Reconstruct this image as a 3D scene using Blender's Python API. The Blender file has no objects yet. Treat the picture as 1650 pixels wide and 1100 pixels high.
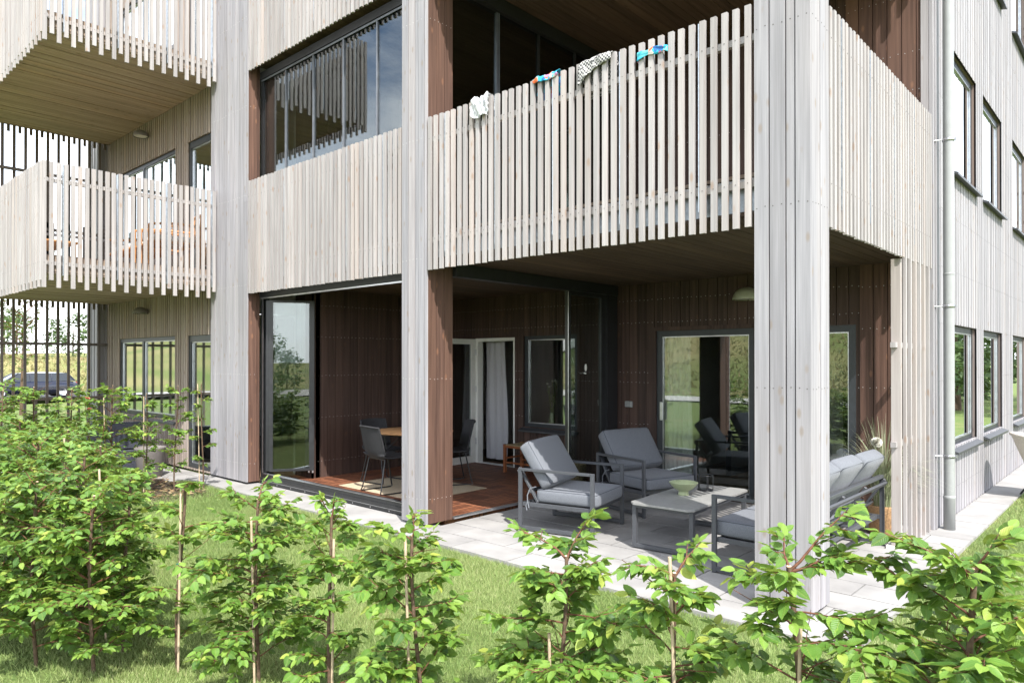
import bpy, math, random
import numpy as np
from mathutils import Vector, Matrix
random.seed(7)
rng = np.random.default_rng(7)
sc = bpy.context.scene
COL = sc.collection
R = math.radians


# ------------------------------------------------------------------ helpers
class MB:
    """Collects faces of one mesh; every face has a material slot and a per-piece tint value."""
    def __init__(self):
        self.v = []; self.f = []; self.m = []; self.t = []; self.s = []

    def add(self, verts, faces, m=0, t=None, smooth=False):
        o = len(self.v)
        self.v.extend(verts)
        t = random.random() if t is None else t
        for f in faces:
            self.f.append([i + o for i in f]); self.m.append(m); self.t.append(t); self.s.append(smooth)

    def box(self, x0, x1, y0, y1, z0, z1, m=0, t=None, M=None):
        x0, x1 = min(x0, x1), max(x0, x1); y0, y1 = min(y0, y1), max(y0, y1); z0, z1 = min(z0, z1), max(z0, z1)
        vs = [(x0, y0, z0), (x1, y0, z0), (x1, y1, z0), (x0, y1, z0), (x0, y0, z1), (x1, y0, z1), (x1, y1, z1), (x0, y1, z1)]
        if M is not None:
            vs = [tuple(M @ Vector(q)) for q in vs]
        self.add(vs, [(0, 3, 2, 1), (4, 5, 6, 7), (0, 1, 5, 4), (1, 2, 6, 5), (2, 3, 7, 6), (3, 0, 4, 7)], m, t)

    def cbox(self, x0, x1, y0, y1, z0, z1, c=.004, m=0, t=None, M=None):
        """box with all edges chamfered by c"""
        X = [(x0, 0), (x1, 1)]; vs = []; idx = {}
        lo = (x0, y0, z0); hi = (x1, y1, z1)
        for cx in (0, 1):
            for cy in (0, 1):
                for cz in (0, 1):
                    cs = (cx, cy, cz)
                    for ax in range(3):
                        q = []
                        for k in range(3):
                            e = hi[k] if cs[k] else lo[k]
                            q.append(e if k == ax else e + (-c if cs[k] else c))
                        idx[(cx, cy, cz, ax)] = len(vs); vs.append(tuple(q))
        fs = []
        for ax in range(3):
            o = [k for k in range(3) if k != ax]
            for s in (0, 1):
                loop = []
                for a, b in ((0, 0), (1, 0), (1, 1), (0, 1)):
                    k = [0, 0, 0]; k[ax] = s; k[o[0]] = a; k[o[1]] = b
                    loop.append(idx[(k[0], k[1], k[2], ax)])
                fs.append(loop)
            for a in (0, 1):
                for b in (0, 1):
                    k0 = [0, 0, 0]; k0[o[0]] = a; k0[o[1]] = b; k1 = list(k0); k1[ax] = 1
                    fs.append([idx[(*k0, o[0])], idx[(*k0, o[1])], idx[(*k1, o[1])], idx[(*k1, o[0])]])
        for cx in (0, 1):
            for cy in (0, 1):
                for cz in (0, 1):
                    fs.append([idx[(cx, cy, cz, k)] for k in range(3)])
        cen = Vector(((x0 + x1) / 2, (y0 + y1) / 2, (z0 + z1) / 2))
        V = [Vector(q) for q in vs]
        out = []
        for f in fs:
            n = (V[f[1]] - V[f[0]]).cross(V[f[2]] - V[f[0]])
            mid = sum((V[i] for i in f), Vector()) / len(f)
            out.append(f if n.dot(mid - cen) >= 0 else f[::-1])
        if M is not None:
            vs = [tuple(M @ q) for q in V]
        self.add(vs, out, m, t)

    def tube(self, pts, r, n=8, m=0, t=None, caps=True, smooth=True):
        pts = [Vector(p) for p in pts]
        rr = r if isinstance(r, (list, tuple)) else [r] * len(pts)
        vs = []; fs = []; u = None
        for i, p in enumerate(pts):
            d = (pts[min(i + 1, len(pts) - 1)] - pts[max(i - 1, 0)]).normalized()
            if u is None:
                u = d.orthogonal().normalized()
            u = (u - d * u.dot(d))
            u = u.normalized() if u.length > 1e-6 else d.orthogonal().normalized()
            w = d.cross(u)
            for k in range(n):
                a = 2 * math.pi * k / n
                vs.append(tuple(p + (u * math.cos(a) + w * math.sin(a)) * rr[i]))
        for i in range(len(pts) - 1):
            for k in range(n):
                a = i * n + k; b = i * n + (k + 1) % n
                fs.append((a, b, b + n, a + n))
        t = random.random() if t is None else t
        self.add(vs, fs, m, t, smooth)
        if caps:
            self.add(vs[:n], [tuple(range(n))[::-1]], m, t)
            self.add(vs[-n:], [tuple(range(n))], m, t)

    def lathe(self, prof, n=32, cx=0, cy=0, m=0, t=None, smooth=True, flute=0, amp=0.0):
        vs = []; fs = []
        for r, z in prof:
            for k in range(n):
                a = 2 * math.pi * k / n
                q = r * (1 + (amp * (math.cos(flute * a)) if flute else 0))
                vs.append((cx + q * math.cos(a), cy + q * math.sin(a), z))
        for i in range(len(prof) - 1):
            for k in range(n):
                a = i * n + k; b = i * n + (k + 1) % n
                fs.append((a, b, b + n, a + n))
        self.add(vs, fs, m, t, smooth)

    def disc(self, c, r, nrm, n=10, m=0, t=None):
        nrm = Vector(nrm).normalized(); u = nrm.orthogonal().normalized(); w = nrm.cross(u)
        self.add([tuple(Vector(c) + (u * math.cos(2 * math.pi * k / n) + w * math.sin(2 * math.pi * k / n)) * r) for k in range(n)], [list(range(n))], m, t)

    def build(self, name, mats, parent=None, loc=None, smooth=None):
        off = Vector((0, 0, 0))
        me = bpy.data.meshes.new(name)
        me.from_pydata([tuple(q) for q in self.v], [], self.f)
        mats = mats if isinstance(mats, (list, tuple)) else [mats]
        for mm in mats:
            me.materials.append(mm)
        n = len(self.f)
        me.polygons.foreach_set('material_index', self.m)
        me.polygons.foreach_set('use_smooth', self.s if smooth is None else [smooth] * n)
        at = me.attributes.new('tint', 'FLOAT', 'FACE')
        at.data.foreach_set('value', self.t)
        me.update()
        return link(name, me, parent)


def link(name, me, parent=None):
    o = bpy.data.objects.new(name, me); COL.objects.link(o)
    if parent is not None:
        o.parent = parent
        if parent.get('_world'):
            o.matrix_parent_inverse = Matrix.Translation(-Vector(parent['_world']))
    return o


def thing(name, label, cat, loc=(0, 0, 0), rz=0, group=None, world=False):
    o = bpy.data.objects.new(name, None); COL.objects.link(o)
    o.location = loc; o.rotation_euler = (0, 0, rz); o.empty_display_size = .2
    o['label'] = label; o['category'] = cat
    if group: o['group'] = group
    if world: o['_world'] = list(loc)
    return o


def tag(o, label, cat, group=None):
    o['label'] = label; o['category'] = cat
    if group: o['group'] = group
    return o


def kind(o, k):
    o['kind'] = k
    return o


def kids(o):
    return [c for c in bpy.data.objects if c.parent == o]


def dup(root, loc, rz, label, group=None, name=None):
    def cp(o, par):
        c = o.copy(); COL.objects.link(c); c.parent = par
        for ch in kids(o): cp(ch, c)
        return c
    r = cp(root, None); r.location = loc; r.rotation_euler = (0, 0, rz); r['label'] = label
    if group: r['group'] = group
    return r


def npmesh(name, V, F, mat, tint=None, uv=None, smooth=True):
    """fast mesh of quads / tris from numpy arrays"""
    V = np.asarray(V, np.float32); F = np.asarray(F, np.int32); k = F.shape[1]
    me = bpy.data.meshes.new(name)
    me.vertices.add(len(V)); me.vertices.foreach_set('co', V.ravel())
    me.loops.add(F.size); me.loops.foreach_set('vertex_index', F.ravel())
    me.polygons.add(len(F))
    me.polygons.foreach_set('loop_start', np.arange(0, F.size, k, dtype=np.int32))
    me.polygons.foreach_set('use_smooth', np.full(len(F), smooth))
    for mm in (mat if isinstance(mat, (list, tuple)) else [mat]): me.materials.append(mm)
    if tint is not None:
        at = me.attributes.new('tint', 'FLOAT', 'FACE'); at.data.foreach_set('value', np.asarray(tint, np.float32))
    if uv is not None:
        l = me.uv_layers.new(name='UVMap'); l.data.foreach_set('uv', np.asarray(uv, np.float32)[F.ravel()].ravel())
    me.update(calc_edges=True); me.validate()
    return me


# ------------------------------------------------------------------ materials
def newmat(name):
    m = bpy.data.materials.new(name); m.use_nodes = True
    nt = m.node_tree
    for n in list(nt.nodes): nt.nodes.remove(n)
    out = nt.nodes.new('ShaderNodeOutputMaterial'); b = nt.nodes.new('ShaderNodeBsdfPrincipled')
    nt.links.new(b.outputs[0], out.inputs[0])
    return m, nt, b, out


def N(nt, typ, **kw):
    n = nt.nodes.new(typ)
    for k, v in kw.items():
        if k.startswith('i_'):
            key = k[2:]
            key = int(key) if key.isdigit() else key
            n.inputs[key].default_value = v
        else:
            setattr(n, k, v)
    return n


def L(nt, a, b): nt.links.new(a, b)


def ramp(nt, fac, stops):
    r = nt.nodes.new('ShaderNodeValToRGB'); e = r.color_ramp.elements
    while len(e) < len(stops): e.new(.5)
    for i, (p, c) in enumerate(stops):
        e[i].position = p; e[i].color = (*c, 1) if len(c) == 3 else c
    if fac is not None: L(nt, fac, r.inputs[0])
    return r


def mixc(nt, fac, a, b, mode='MIX'):
    n = nt.nodes.new('ShaderNodeMix'); n.data_type = 'RGBA'; n.blend_type = mode
    for sock, val in ((n.inputs[0], fac), (n.inputs[6], a), (n.inputs[7], b)):
        if hasattr(val, 'links') or hasattr(val, 'is_linked'): L(nt, val, sock)
        elif isinstance(val, (int, float)): sock.default_value = val
        else: sock.default_value = (*val, 1)
    return n.outputs[2]


def mathn(nt, op, a, b=None, c=None, clamp=False):
    n = nt.nodes.new('ShaderNodeMath'); n.operation = op; n.use_clamp = clamp
    for i, v in enumerate((a, b, c)):
        if v is None: continue
        if isinstance(v, (int, float)): n.inputs[i].default_value = v
        else: L(nt, v, n.inputs[i])
    return n.outputs[0]


def bump(nt, b, h, strength=.3, dist=.002):
    n = N(nt, 'ShaderNodeBump'); n.inputs['Strength'].default_value = strength; n.inputs['Distance'].default_value = dist
    L(nt, h, n.inputs['Height']); L(nt, n.outputs[0], b.inputs['Normal'])


def wood(name, dark, light, warm, axis='z', rough=.75, warm_amt=.35, tint_lo=.86, tint_hi=1.1, knot=(.25, .15, .1), spec=.25):
    m, nt, b, out = newmat(name)
    tc = N(nt, 'ShaderNodeTexCoord'); at = N(nt, 'ShaderNodeAttribute', attribute_name='tint')
    off = N(nt, 'ShaderNodeVectorMath', operation='SCALE'); off.inputs[0].default_value = (17.3, 9.1, 23.7)
    L(nt, at.outputs['Fac'], off.inputs['Scale'])
    ad = N(nt, 'ShaderNodeVectorMath', operation='ADD'); L(nt, tc.outputs['Object'], ad.inputs[0]); L(nt, off.outputs[0], ad.inputs[1])

    def mapped(s_cross, s_long):
        mp = N(nt, 'ShaderNodeMapping'); s = [s_cross] * 3; s['xyz'.index(axis)] = s_long
        mp.inputs['Scale'].default_value = s; L(nt, ad.outputs[0], mp.inputs[0]); return mp.outputs[0]
    n1 = N(nt, 'ShaderNodeTexNoise'); n1.inputs['Scale'].default_value = 1; n1.inputs['Detail'].default_value = 5; L(nt, mapped(30, 1.1), n1.inputs['Vector'])
    n2 = N(nt, 'ShaderNodeTexNoise'); n2.inputs['Scale'].default_value = 1; n2.inputs['Detail'].default_value = 3; L(nt, mapped(170, 2.2), n2.inputs['Vector'])
    n3 = N(nt, 'ShaderNodeTexNoise'); n3.inputs['Scale'].default_value = 1; n3.inputs['Detail'].default_value = 2; L(nt, mapped(2.0, .7), n3.inputs['Vector'])
    vo = N(nt, 'ShaderNodeTexVoronoi'); vo.inputs['Scale'].default_value = 1; L(nt, mapped(10, 4.2), vo.inputs['Vector'])
    base = ramp(nt, n1.outputs[0], [(.3, dark), (.68, light)]).outputs[0]
    base = mixc(nt, ramp(nt, n2.outputs[0], [(.35, (0, 0, 0)), (.75, (1, 1, 1))]).outputs[0], mixc(nt, .42, base, tuple(c * .8 for c in dark)), base)
    base = mixc(nt, mathn(nt, 'MULTIPLY', ramp(nt, n3.outputs[0], [(.45, (0, 0, 0)), (.75, (1, 1, 1))]).outputs[0], warm_amt), base, warm)
    # one board in a dozen is fresher, warmer timber
    wsel = ramp(nt, mathn(nt, 'FRACT', mathn(nt, 'MULTIPLY', at.outputs['Fac'], 37.7)), [(.86, (0, 0, 0)), (.97, (1, 1, 1))]).outputs[0]
    base = mixc(nt, mathn(nt, 'MULTIPLY', wsel, min(1, warm_amt * 1.5)), base, warm)
    kn = ramp(nt, vo.outputs['Distance'], [(.08, (1, 1, 1)), (.19, (0, 0, 0))]).outputs[0]
    base = mixc(nt, mathn(nt, 'MULTIPLY', kn, .8), base, knot)
    tv = N(nt, 'ShaderNodeMapRange'); tv.inputs[3].default_value = tint_lo; tv.inputs[4].default_value = tint_hi; L(nt, at.outputs['Fac'], tv.inputs[0])
    mul = N(nt, 'ShaderNodeVectorMath', operation='SCALE'); L(nt, base, mul.inputs[0]); L(nt, tv.outputs[0], mul.inputs['Scale'])
    L(nt, mul.outputs[0], b.inputs['Base Color'])
    b.inputs['Roughness'].default_value = rough; b.inputs['Specular IOR Level'].default_value = spec
    bump(nt, b, n1.outputs[0], .25, .0015)
    return m


def simple(name, col, rough=.5, metal=0., spec=.5, noise=.12, scale=14., bumpd=0., bscale=60.):
    m, nt, b, out = newmat(name)
    tc = N(nt, 'ShaderNodeTexCoord'); n1 = N(nt, 'ShaderNodeTexNoise'); n1.inputs['Scale'].default_value = scale; n1.inputs['Detail'].default_value = 4
    L(nt, tc.outputs['Object'], n1.inputs['Vector'])
    a = tuple(c * (1 - noise) for c in col); c2 = tuple(min(1, c * (1 + noise)) for c in col)
    L(nt, ramp(nt, n1.outputs[0], [(.3, a), (.7, c2)]).outputs[0], b.inputs['Base Color'])
    b.inputs['Roughness'].default_value = rough; b.inputs['Metallic'].default_value = metal; b.inputs['Specular IOR Level'].default_value = spec
    rr = N(nt, 'ShaderNodeMapRange'); rr.inputs[3].default_value = max(.05, rough - .08); rr.inputs[4].default_value = min(1, rough + .08); L(nt, n1.outputs[0], rr.inputs[0]); L(nt, rr.outputs[0], b.inputs['Roughness'])
    if bumpd:
        n2 = N(nt, 'ShaderNodeTexNoise'); n2.inputs['Scale'].default_value = bscale; n2.inputs['Detail'].default_value = 3; L(nt, tc.outputs['Object'], n2.inputs['Vector'])
        bump(nt, b, n2.outputs[0], .5, bumpd)
    return m


def fabric(name, col, scale=420, contrast=.35, rough=.95):
    m, nt, b, out = newmat(name)
    tc = N(nt, 'ShaderNodeTexCoord')
    n1 = N(nt, 'ShaderNodeTexNoise'); n1.inputs['Scale'].default_value = scale; n1.inputs['Detail'].default_value = 2; L(nt, tc.outputs['Object'], n1.inputs['Vector'])
    n2 = N(nt, 'ShaderNodeTexNoise'); n2.inputs['Scale'].default_value = 9; n2.inputs['Detail'].default_value = 3; L(nt, tc.outputs['Object'], n2.inputs['Vector'])
    c0 = tuple(c * (1 - contrast) for c in col); c1 = tuple(min(1, c * (1 + contrast)) for c in col)
    base = ramp(nt, n1.outputs[0], [(.35, c0), (.65, c1)]).outputs[0]
    base = mixc(nt, mathn(nt, 'MULTIPLY', n2.outputs[0], .25), base, tuple(c * .75 for c in col))
    L(nt, base, b.inputs['Base Color']); b.inputs['Roughness'].default_value = rough; b.inputs['Specular IOR Level'].default_value = .15
    b.inputs['Sheen Weight'].default_value = .15
    n3 = N(nt, 'ShaderNodeTexNoise'); n3.inputs['Scale'].default_value = 22; L(nt, tc.outputs['Object'], n3.inputs['Vector'])
    bump(nt, b, mathn(nt, 'ADD', mathn(nt, 'MULTIPLY', n1.outputs[0], .12), n3.outputs[0]), .35, .006)
    return m


def glass(name, tint=(.86, .9, .88), k=1.6, base=.02):
    m, nt, b, out = newmat(name); nt.nodes.remove(b)
    tr = N(nt, 'ShaderNodeBsdfTransparent'); tr.inputs[0].default_value = (*tint, 1)
    gl = N(nt, 'ShaderNodeBsdfGlossy'); gl.inputs['Roughness'].default_value = 0; gl.inputs[0].default_value = (.93, .97, .98, 1)
    fr = N(nt, 'ShaderNodeFresnel'); fr.inputs[0].default_value = 1.5
    geo = N(nt, 'ShaderNodeNewGeometry')
    # same reflectance from both sides of the pane
    ior = N(nt, 'ShaderNodeMix'); ior.data_type = 'FLOAT'; ior.inputs[2].default_value = 1.5; ior.inputs[3].default_value = 1 / 1.5
    L(nt, geo.outputs['Backfacing'], ior.inputs[0]); L(nt, ior.outputs[0], fr.inputs[0])
    f = mathn(nt, 'ADD', mathn(nt, 'MULTIPLY', fr.outputs[0], k), base, clamp=True)
    # slight waviness of float glass
    tc = N(nt, 'ShaderNodeTexCoord'); n1 = N(nt, 'ShaderNodeTexNoise'); n1.inputs['Scale'].default_value = 1.6; L(nt, tc.outputs['Object'], n1.inputs['Vector'])
    bp = N(nt, 'ShaderNodeBump'); bp.inputs['Strength'].default_value = .012; bp.inputs['Distance'].default_value = .02; L(nt, n1.outputs[0], bp.inputs['Height'])
    L(nt, bp.outputs[0], gl.inputs['Normal'])
    mx = N(nt, 'ShaderNodeMixShader'); L(nt, f, mx.inputs[0]); L(nt, tr.outputs[0], mx.inputs[1]); L(nt, gl.outputs[0], mx.inputs[2])
    L(nt, mx.outputs[0], out.inputs[0])
    return m


def leafmat(name, cols, young, trans=.4, rough=.42, vein=True):
    """cols: dark .. light leaf colours; young: yellow shoot colour for a few leaves"""
    m, nt, b, out = newmat(name)
    at = N(nt, 'ShaderNodeAttribute', attribute_name='tint')
    base = ramp(nt, at.outputs['Fac'], [(0, cols[0]), (.5, cols[1]), (.93, cols[2]), (1.0, young)]).outputs[0]
    if vein:
        uv = N(nt, 'ShaderNodeUVMap'); sp = N(nt, 'ShaderNodeSeparateXYZ'); L(nt, uv.outputs[0], sp.inputs[0])
        au = mathn(nt, 'ABSOLUTE', sp.outputs[0])
        ph = mathn(nt, 'SUBTRACT', sp.outputs[1], mathn(nt, 'MULTIPLY', au, .28))
        st = mathn(nt, 'SINE', mathn(nt, 'MULTIPLY', ph, 2 * math.pi * 9))
        st01 = mathn(nt, 'MULTIPLY_ADD', st, .5, .5)
        mid = ramp(nt, au, [(.0, (1, 1, 1)), (.08, (0, 0, 0))]).outputs[0]
        base = mixc(nt, mathn(nt, 'MULTIPLY', st01, .28), base, cols[0])
        base = mixc(nt, mathn(nt, 'MULTIPLY', mid, .35), base, young)
        bump(nt, b, mathn(nt, 'ADD', st01, mid), .5, .002)
    L(nt, base, b.inputs['Base Color']); b.inputs['Roughness'].default_value = rough; b.inputs['Specular IOR Level'].default_value = .45
    tr = N(nt, 'ShaderNodeBsdfTranslucent')
    tcol = mixc(nt, .55, base, young)
    L(nt, tcol, tr.inputs[0])
    mx = N(nt, 'ShaderNodeMixShader'); mx.inputs[0].default_value = trans
    L(nt, b.outputs[0], mx.inputs[1]); L(nt, tr.outputs[0], mx.inputs[2]); L(nt, mx.outputs[0], out.inputs[0])
    return m


M = {}
GD, GL, GW = (.250, .243, .256), (.388, .377, .394), (.40, .345, .315)
M['grey'] = wood('weathered_grey_wood', GD, GL, GW, 'z', .78, .18, knot=(.25, .21, .18))
M['slat'] = wood('slat_wood', (.285, .268, .263), (.440, .418, .410), (.42, .345, .295), 'z', .78, .24, tint_lo=.86, tint_hi=1.1, knot=(.3, .22, .17))
M['grey_y'] = wood('grey_wood_soffit', (.30, .228, .176), (.49, .388, .31), (.44, .31, .22), 'y', .8, .3, knot=(.2, .15, .1))
M['slat_backlit'] = wood('slat_wood_shade_tone', (.10, .085, .075), (.19, .165, .15), (.2, .14, .1), 'z', .8, .3, knot=(.08, .06, .05))  # slat wood darkened in its colour to stand for the backlit screen
M['reveal'] = wood('grey_brown_reveal', (.17, .14, .13), (.27, .23, .215), (.28, .2, .16), 'z', .75, .3, knot=(.1, .07, .06))
M['ribbed'] = wood('ribbed_grey_wood', (.25, .205, .175), (.42, .365, .32), (.38, .28, .2), 'z', .8, .35, tint_lo=.75, tint_hi=1.12, knot=(.2, .14, .1))
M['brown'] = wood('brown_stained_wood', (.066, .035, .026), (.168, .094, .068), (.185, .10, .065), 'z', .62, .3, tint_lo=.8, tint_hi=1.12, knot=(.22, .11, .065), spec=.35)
M['dark'] = wood('brown_wood_shade_tone', (.038, .023, .0185), (.098, .060, .048), (.108, .063, .047), 'z', .62, .3, tint_lo=.8, tint_hi=1.15, knot=(.09, .05, .033), spec=.35)  # the brown boards again, loggia shade put into the colour
M['brown_y'] = wood('brown_ceiling_wood', (.066, .044, .033), (.145, .097, .072), (.15, .097, .068), 'y', .65, .3, tint_lo=.8, tint_hi=1.1, knot=(.06, .035, .025), spec=.3)
M['screw'] = simple('screw_steel', (.55, .54, .52), .4, .6)
M['nail'] = simple('nail_dark', (.07, .06, .055), .6)
M['black'] = simple('black_metal', (.018, .019, .021), .38, 0, .5, .2)
M['graphite'] = simple('graphite_frame', (.028, .033, .038), .4, 0, .5, .15)
M['alu'] = simple('aluminium', (.55, .56, .58), .32, .9)
M['galv'] = simple('galvanised_steel', (.42, .46, .50), .45, .7, .5, .2, 30)
M['pipe'] = simple('grey_painted_pipe', (.285, .295, .292), .35, 0, .5, .04)
M['white'] = simple('white_paint', (.74, .74, .70), .4, 0, .5, .03)
M['sillmetal'] = simple('dark_sill_metal', (.05, .052, .057), .45)
M['glass'] = glass('window_glass', k=3.0, base=.04)
M['darkglass'] = glass('grey_glass', (.62, .66, .65), k=1.5, base=.02)
M['leafglass'] = glass('folding_leaf_glass', (.70, .74, .72), k=1.9, base=.03)
M['mullion'] = simple('mullion_grey', (.17, .18, .2), .4, .6)
M['interior'] = simple('interior_plaster', (.62, .61, .58), .85, 0, .2, .04, 3)
M['intfloor'] = wood('interior_floor', (.16, .10, .06), (.28, .19, .12), (.3, .2, .12), 'y', .45, .3)
M['concrete'] = simple('pale_concrete', (.60, .585, .555), .85, 0, .25, .06, 5, .0015, 90)
M['furn'] = simple('charcoal_powdercoat', (.062, .066, .074), .45, 0, .5, .12, 60)
M['tabletop'] = simple('grey_ceramic_top', (.25, .25, .24), .5, 0, .4, .12, 30)
M['cushion'] = fabric('grey_blue_upholstery', (.150, .160, .178))
M['piping'] = fabric('dark_piping', (.05, .055, .065))
M['rope'] = simple('black_rope', (.03, .03, .032), .8, 0, .3, .3, 90, .002, 150)
M['tablewood'] = wood('orange_tabletop_wood', (.38, .19, .08), (.56, .32, .15), (.55, .28, .1), 'x', .45, .3)
M['stoolwood'] = wood('orange_stool_wood', (.30, .10, .04), (.42, .16, .07), (.45, .18, .07), 'z', .45, .3)
M['woven'] = simple('woven_seagrass', (.36, .27, .15), .85, 0, .2, .35, 60, .003, 90)
M['rug'] = simple('jute_rug', (.44, .36, .25), .95, 0, .1, .2, 90, .003, 160)
M['wicker'] = simple('dark_wicker', (.03, .033, .045), .55, 0, .4, .4, 50, .004, 60)
M['bamboo'] = simple('bamboo_stake', (.46, .36, .25), .6, 0, .3, .25, 20)
M['rattan'] = simple('orange_rattan', (.50, .23, .08), .5, 0, .4, .2, 20)
M['bark'] = simple('young_bark', (.11, .075, .05), .85, 0, .2, .4, 60, .002, 120)
M['twig'] = simple('reddish_twig', (.14, .065, .04), .7, 0, .2, .3, 60)
M['cutwood'] = simple('fresh_cut_wood', (.62, .46, .3), .8)
M['soil'] = simple('dark_soil', (.075, .058, .043), .95, 0, .1, .5, 20, .02, 25)
M['rope_white'] = simple('cream_rope', (.62, .57, .5), .85, 0, .2, .12, 60, .002, 130)
M['basket'] = simple('straw_basket', (.44, .27, .14), .85, 0, .2, .3, 70, .004, 70)
M['curtain'] = fabric('grey_curtain', (.42, .42, .44), 300, .12)
M['sheer'] = fabric('pale_curtain', (.66, .66, .62), 300, .1)
M['sage'] = simple('sage_ceramic', (.36, .41, .24), .3, 0, .5, .1, 8)
M['lamp'] = simple('sage_lamp_enamel', (.42, .43, .34), .45)
M['potgrey'] = simple('stone_grey_pot', (.17, .155, .145), .6, 0, .4, .08)
M['tie'] = simple('green_tie', (.02, .16, .13), .5)
M['leaf'] = leafmat('hornbeam_leaf', [(.045, .115, .02), (.135, .27, .042), (.27, .42, .072)], (.44, .48, .09), .34)  # both hornbeam tones: range widened to paint in shadowed and sunlit leaves
M['leaf2'] = leafmat('hornbeam_leaf_deep', [(.04, .105, .02), (.12, .24, .042), (.23, .38, .068)], (.40, .44, .085), .33)
M['treeleaf'] = leafmat('tree_leaf', [(.03, .075, .012), (.07, .14, .02), (.14, .21, .04)], (.3, .3, .06), .35, vein=False)
M['farleaf'] = leafmat('far_leaf', [(.035, .07, .018), (.06, .11, .028), (.10, .16, .045)], (.16, .2, .06), .25, .6, vein=False)
M['reed'] = leafmat('pale_grass_blade', [(.20, .27, .12), (.33, .38, .22), (.5, .5, .36)], (.55, .55, .4), .3, vein=False)
M['fluff'] = simple('white_pompom', (.78, .76, .68), .95, 0, .1, .05)
# ------------------------------------------------------------------ building
YF, XS = 4.76, -1.69          # front face and side face of the house
YB = 8.20                     # recessed back wall of the loggias
ST = 3.08                     # storey height
ZB, ZT = 2.637, 4.192         # bottom and top of the slatted bands
XC = [(-10.42, -9.32), (-5.93, -5.54), (-2.07, -1.69)]
bld = thing('apartment_building', 'two-tone timber apartment building with slatted grey balconies and brown recessed loggias', 'building', (-6, 6.5, 0), world=True)


def splits(a, b, ops, i0, i1):
    c = {a, b}
    for o in ops:
        for e in (o[i0], o[i1]):
            if a < e < b: c.add(e)
    return sorted(c)


def free_z(s, z0, z1, ops):
    iv = [(z0, z1)]
    for (o0, o1, q0, q1) in ops:
        if o0 - 1e-6 <= s <= o1 + 1e-6:
            nv = []
            for a, b in iv:
                if q1 <= a or q0 >= b: nv.append((a, b)); continue
                if q0 > a: nv.append((a, q0))
                if q1 < b: nv.append((q1, b))
            iv = nv
    return iv


def wbox(mb, axis, plane, sg, a, b, z0, z1, d0, d1, m=0, t=None):
    """box on a wall: along-axis a..b, depth d0..d1 behind the plane (sg = outward side)"""
    p0, p1 = plane - sg * d0, plane - sg * d1
    if axis == 'x': mb.box(a, b, min(p0, p1), max(p0, p1), z0, z1, m, t)
    else: mb.box(min(p0, p1), max(p0, p1), a, b, z0, z1, m, t)


def boards(mb, axis, plane, sg, s0, s1, z0, z1, pattern, ops=(), gap=.005, thick=.024, m=0, screws=None, sm=1, back=True, backm=None, joints=0):
    s = s0; i = 0
    while s < s1 - 1e-4:
        w, rec = pattern[i % len(pattern)]; i += 1
        e = min(s1, s + w); t = random.random()
        if s1 - e < .02: e = s1
        ee = e if e >= s1 - 1e-6 else e - gap
        for a, b in zip(splits(s, ee, ops, 0, 1)[:-1], splits(s, ee, ops, 0, 1)[1:]):
            if b - a < .004: continue
            for q0, q1 in free_z((a + b) / 2, z0, z1, ops):
                cuts = [q0]
                if joints and q1 - q0 > 2.0 and random.random() < joints:
                    cuts.append(q0 + (q1 - q0) * random.uniform(.25, .75))
                cuts.append(q1)
                for k in range(len(cuts) - 1):
                    wbox(mb, axis, plane, sg, a, b, cuts[k] + (.0025 if k else 0), cuts[k + 1], rec, thick + rec, m, t if k == 0 else random.random())
                if screws:
                    for zz in screws:
                        if q0 + .02 < zz < q1 - .02 and b - a > .05:
                            for f in ((.22, .78) if b - a > .085 else (.5,)):
                                x = a + (b - a) * f + random.uniform(-.004, .004); z = zz + random.uniform(-.006, .006)
                                wbox(mb, axis, plane, sg, x - .0035, x + .0035, z - .0035, z + .0035, rec - .0012, rec + .004, sm, .5)
        s = e
    if back:
        sp = splits(s0, s1, ops, 0, 1)
        for a, b in zip(sp[:-1], sp[1:]):
            for q0, q1 in free_z((a + b) / 2, z0, z1, ops):
                wbox(mb, axis, plane, sg, a, b, q0, q1, thick + .03, thick + .12, m if backm is None else backm, .1)


def slatband(parent, axis, plane, sg, s0, s1, z0, z1, pitch=.0868, w=.043, d=.029, alt=None, posts=True, rails=True, full=None, mat='slat'):
    """one balustrade: slats (mesh), with rails and steel flats as sub-parts. alt = lower end of every second slat;
       full(i, s) -> lower z of slat or None"""
    n = int(round((s1 - s0) / pitch)); p = (s1 - s0) / n
    mb = MB(); st = MB(); rl = MB()
    for i in range(n):
        c = s0 + p * (i + .5)
        lo = z0 if (alt is None or i % 2 == 0) else alt
        if full:
            q = full(i, c)
            if q is not None: lo = q
        j = random.uniform(-.003, .003)
        wbox(mb, axis, plane, sg, c - w / 2 + j, c + w / 2 + j, lo + random.uniform(-.004, .004), z1 + random.uniform(-.004, .004), random.uniform(0, .002), d, 0)
        for zz in (z0 + .308, z1 - .222):
            wbox(mb, axis, plane, sg, c - .003 + j, c + .003 + j, zz - .003, zz + .003, -.001, .004, 1, .5)
        if posts and i % 8 == 3:
            wbox(st, axis, plane, sg, c - w / 2 - .011, c - w / 2 - .003, z0 + .16, z1 - .012, .004, .055, 0)
    o = mb.build('slats', [M[mat], M['nail']], parent)
    if rails:
        for zz in (z0 + .308, z1 - .222):
            wbox(rl, axis, plane, sg, s0 + .004, s1 - .004, zz - .024, zz + .024, d + .001, d + .046, 0)
        rl.build('rail', M['slat'], o)
    if posts and st.f: st.build('steel_post', M['galv'], o)
    return o


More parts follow.
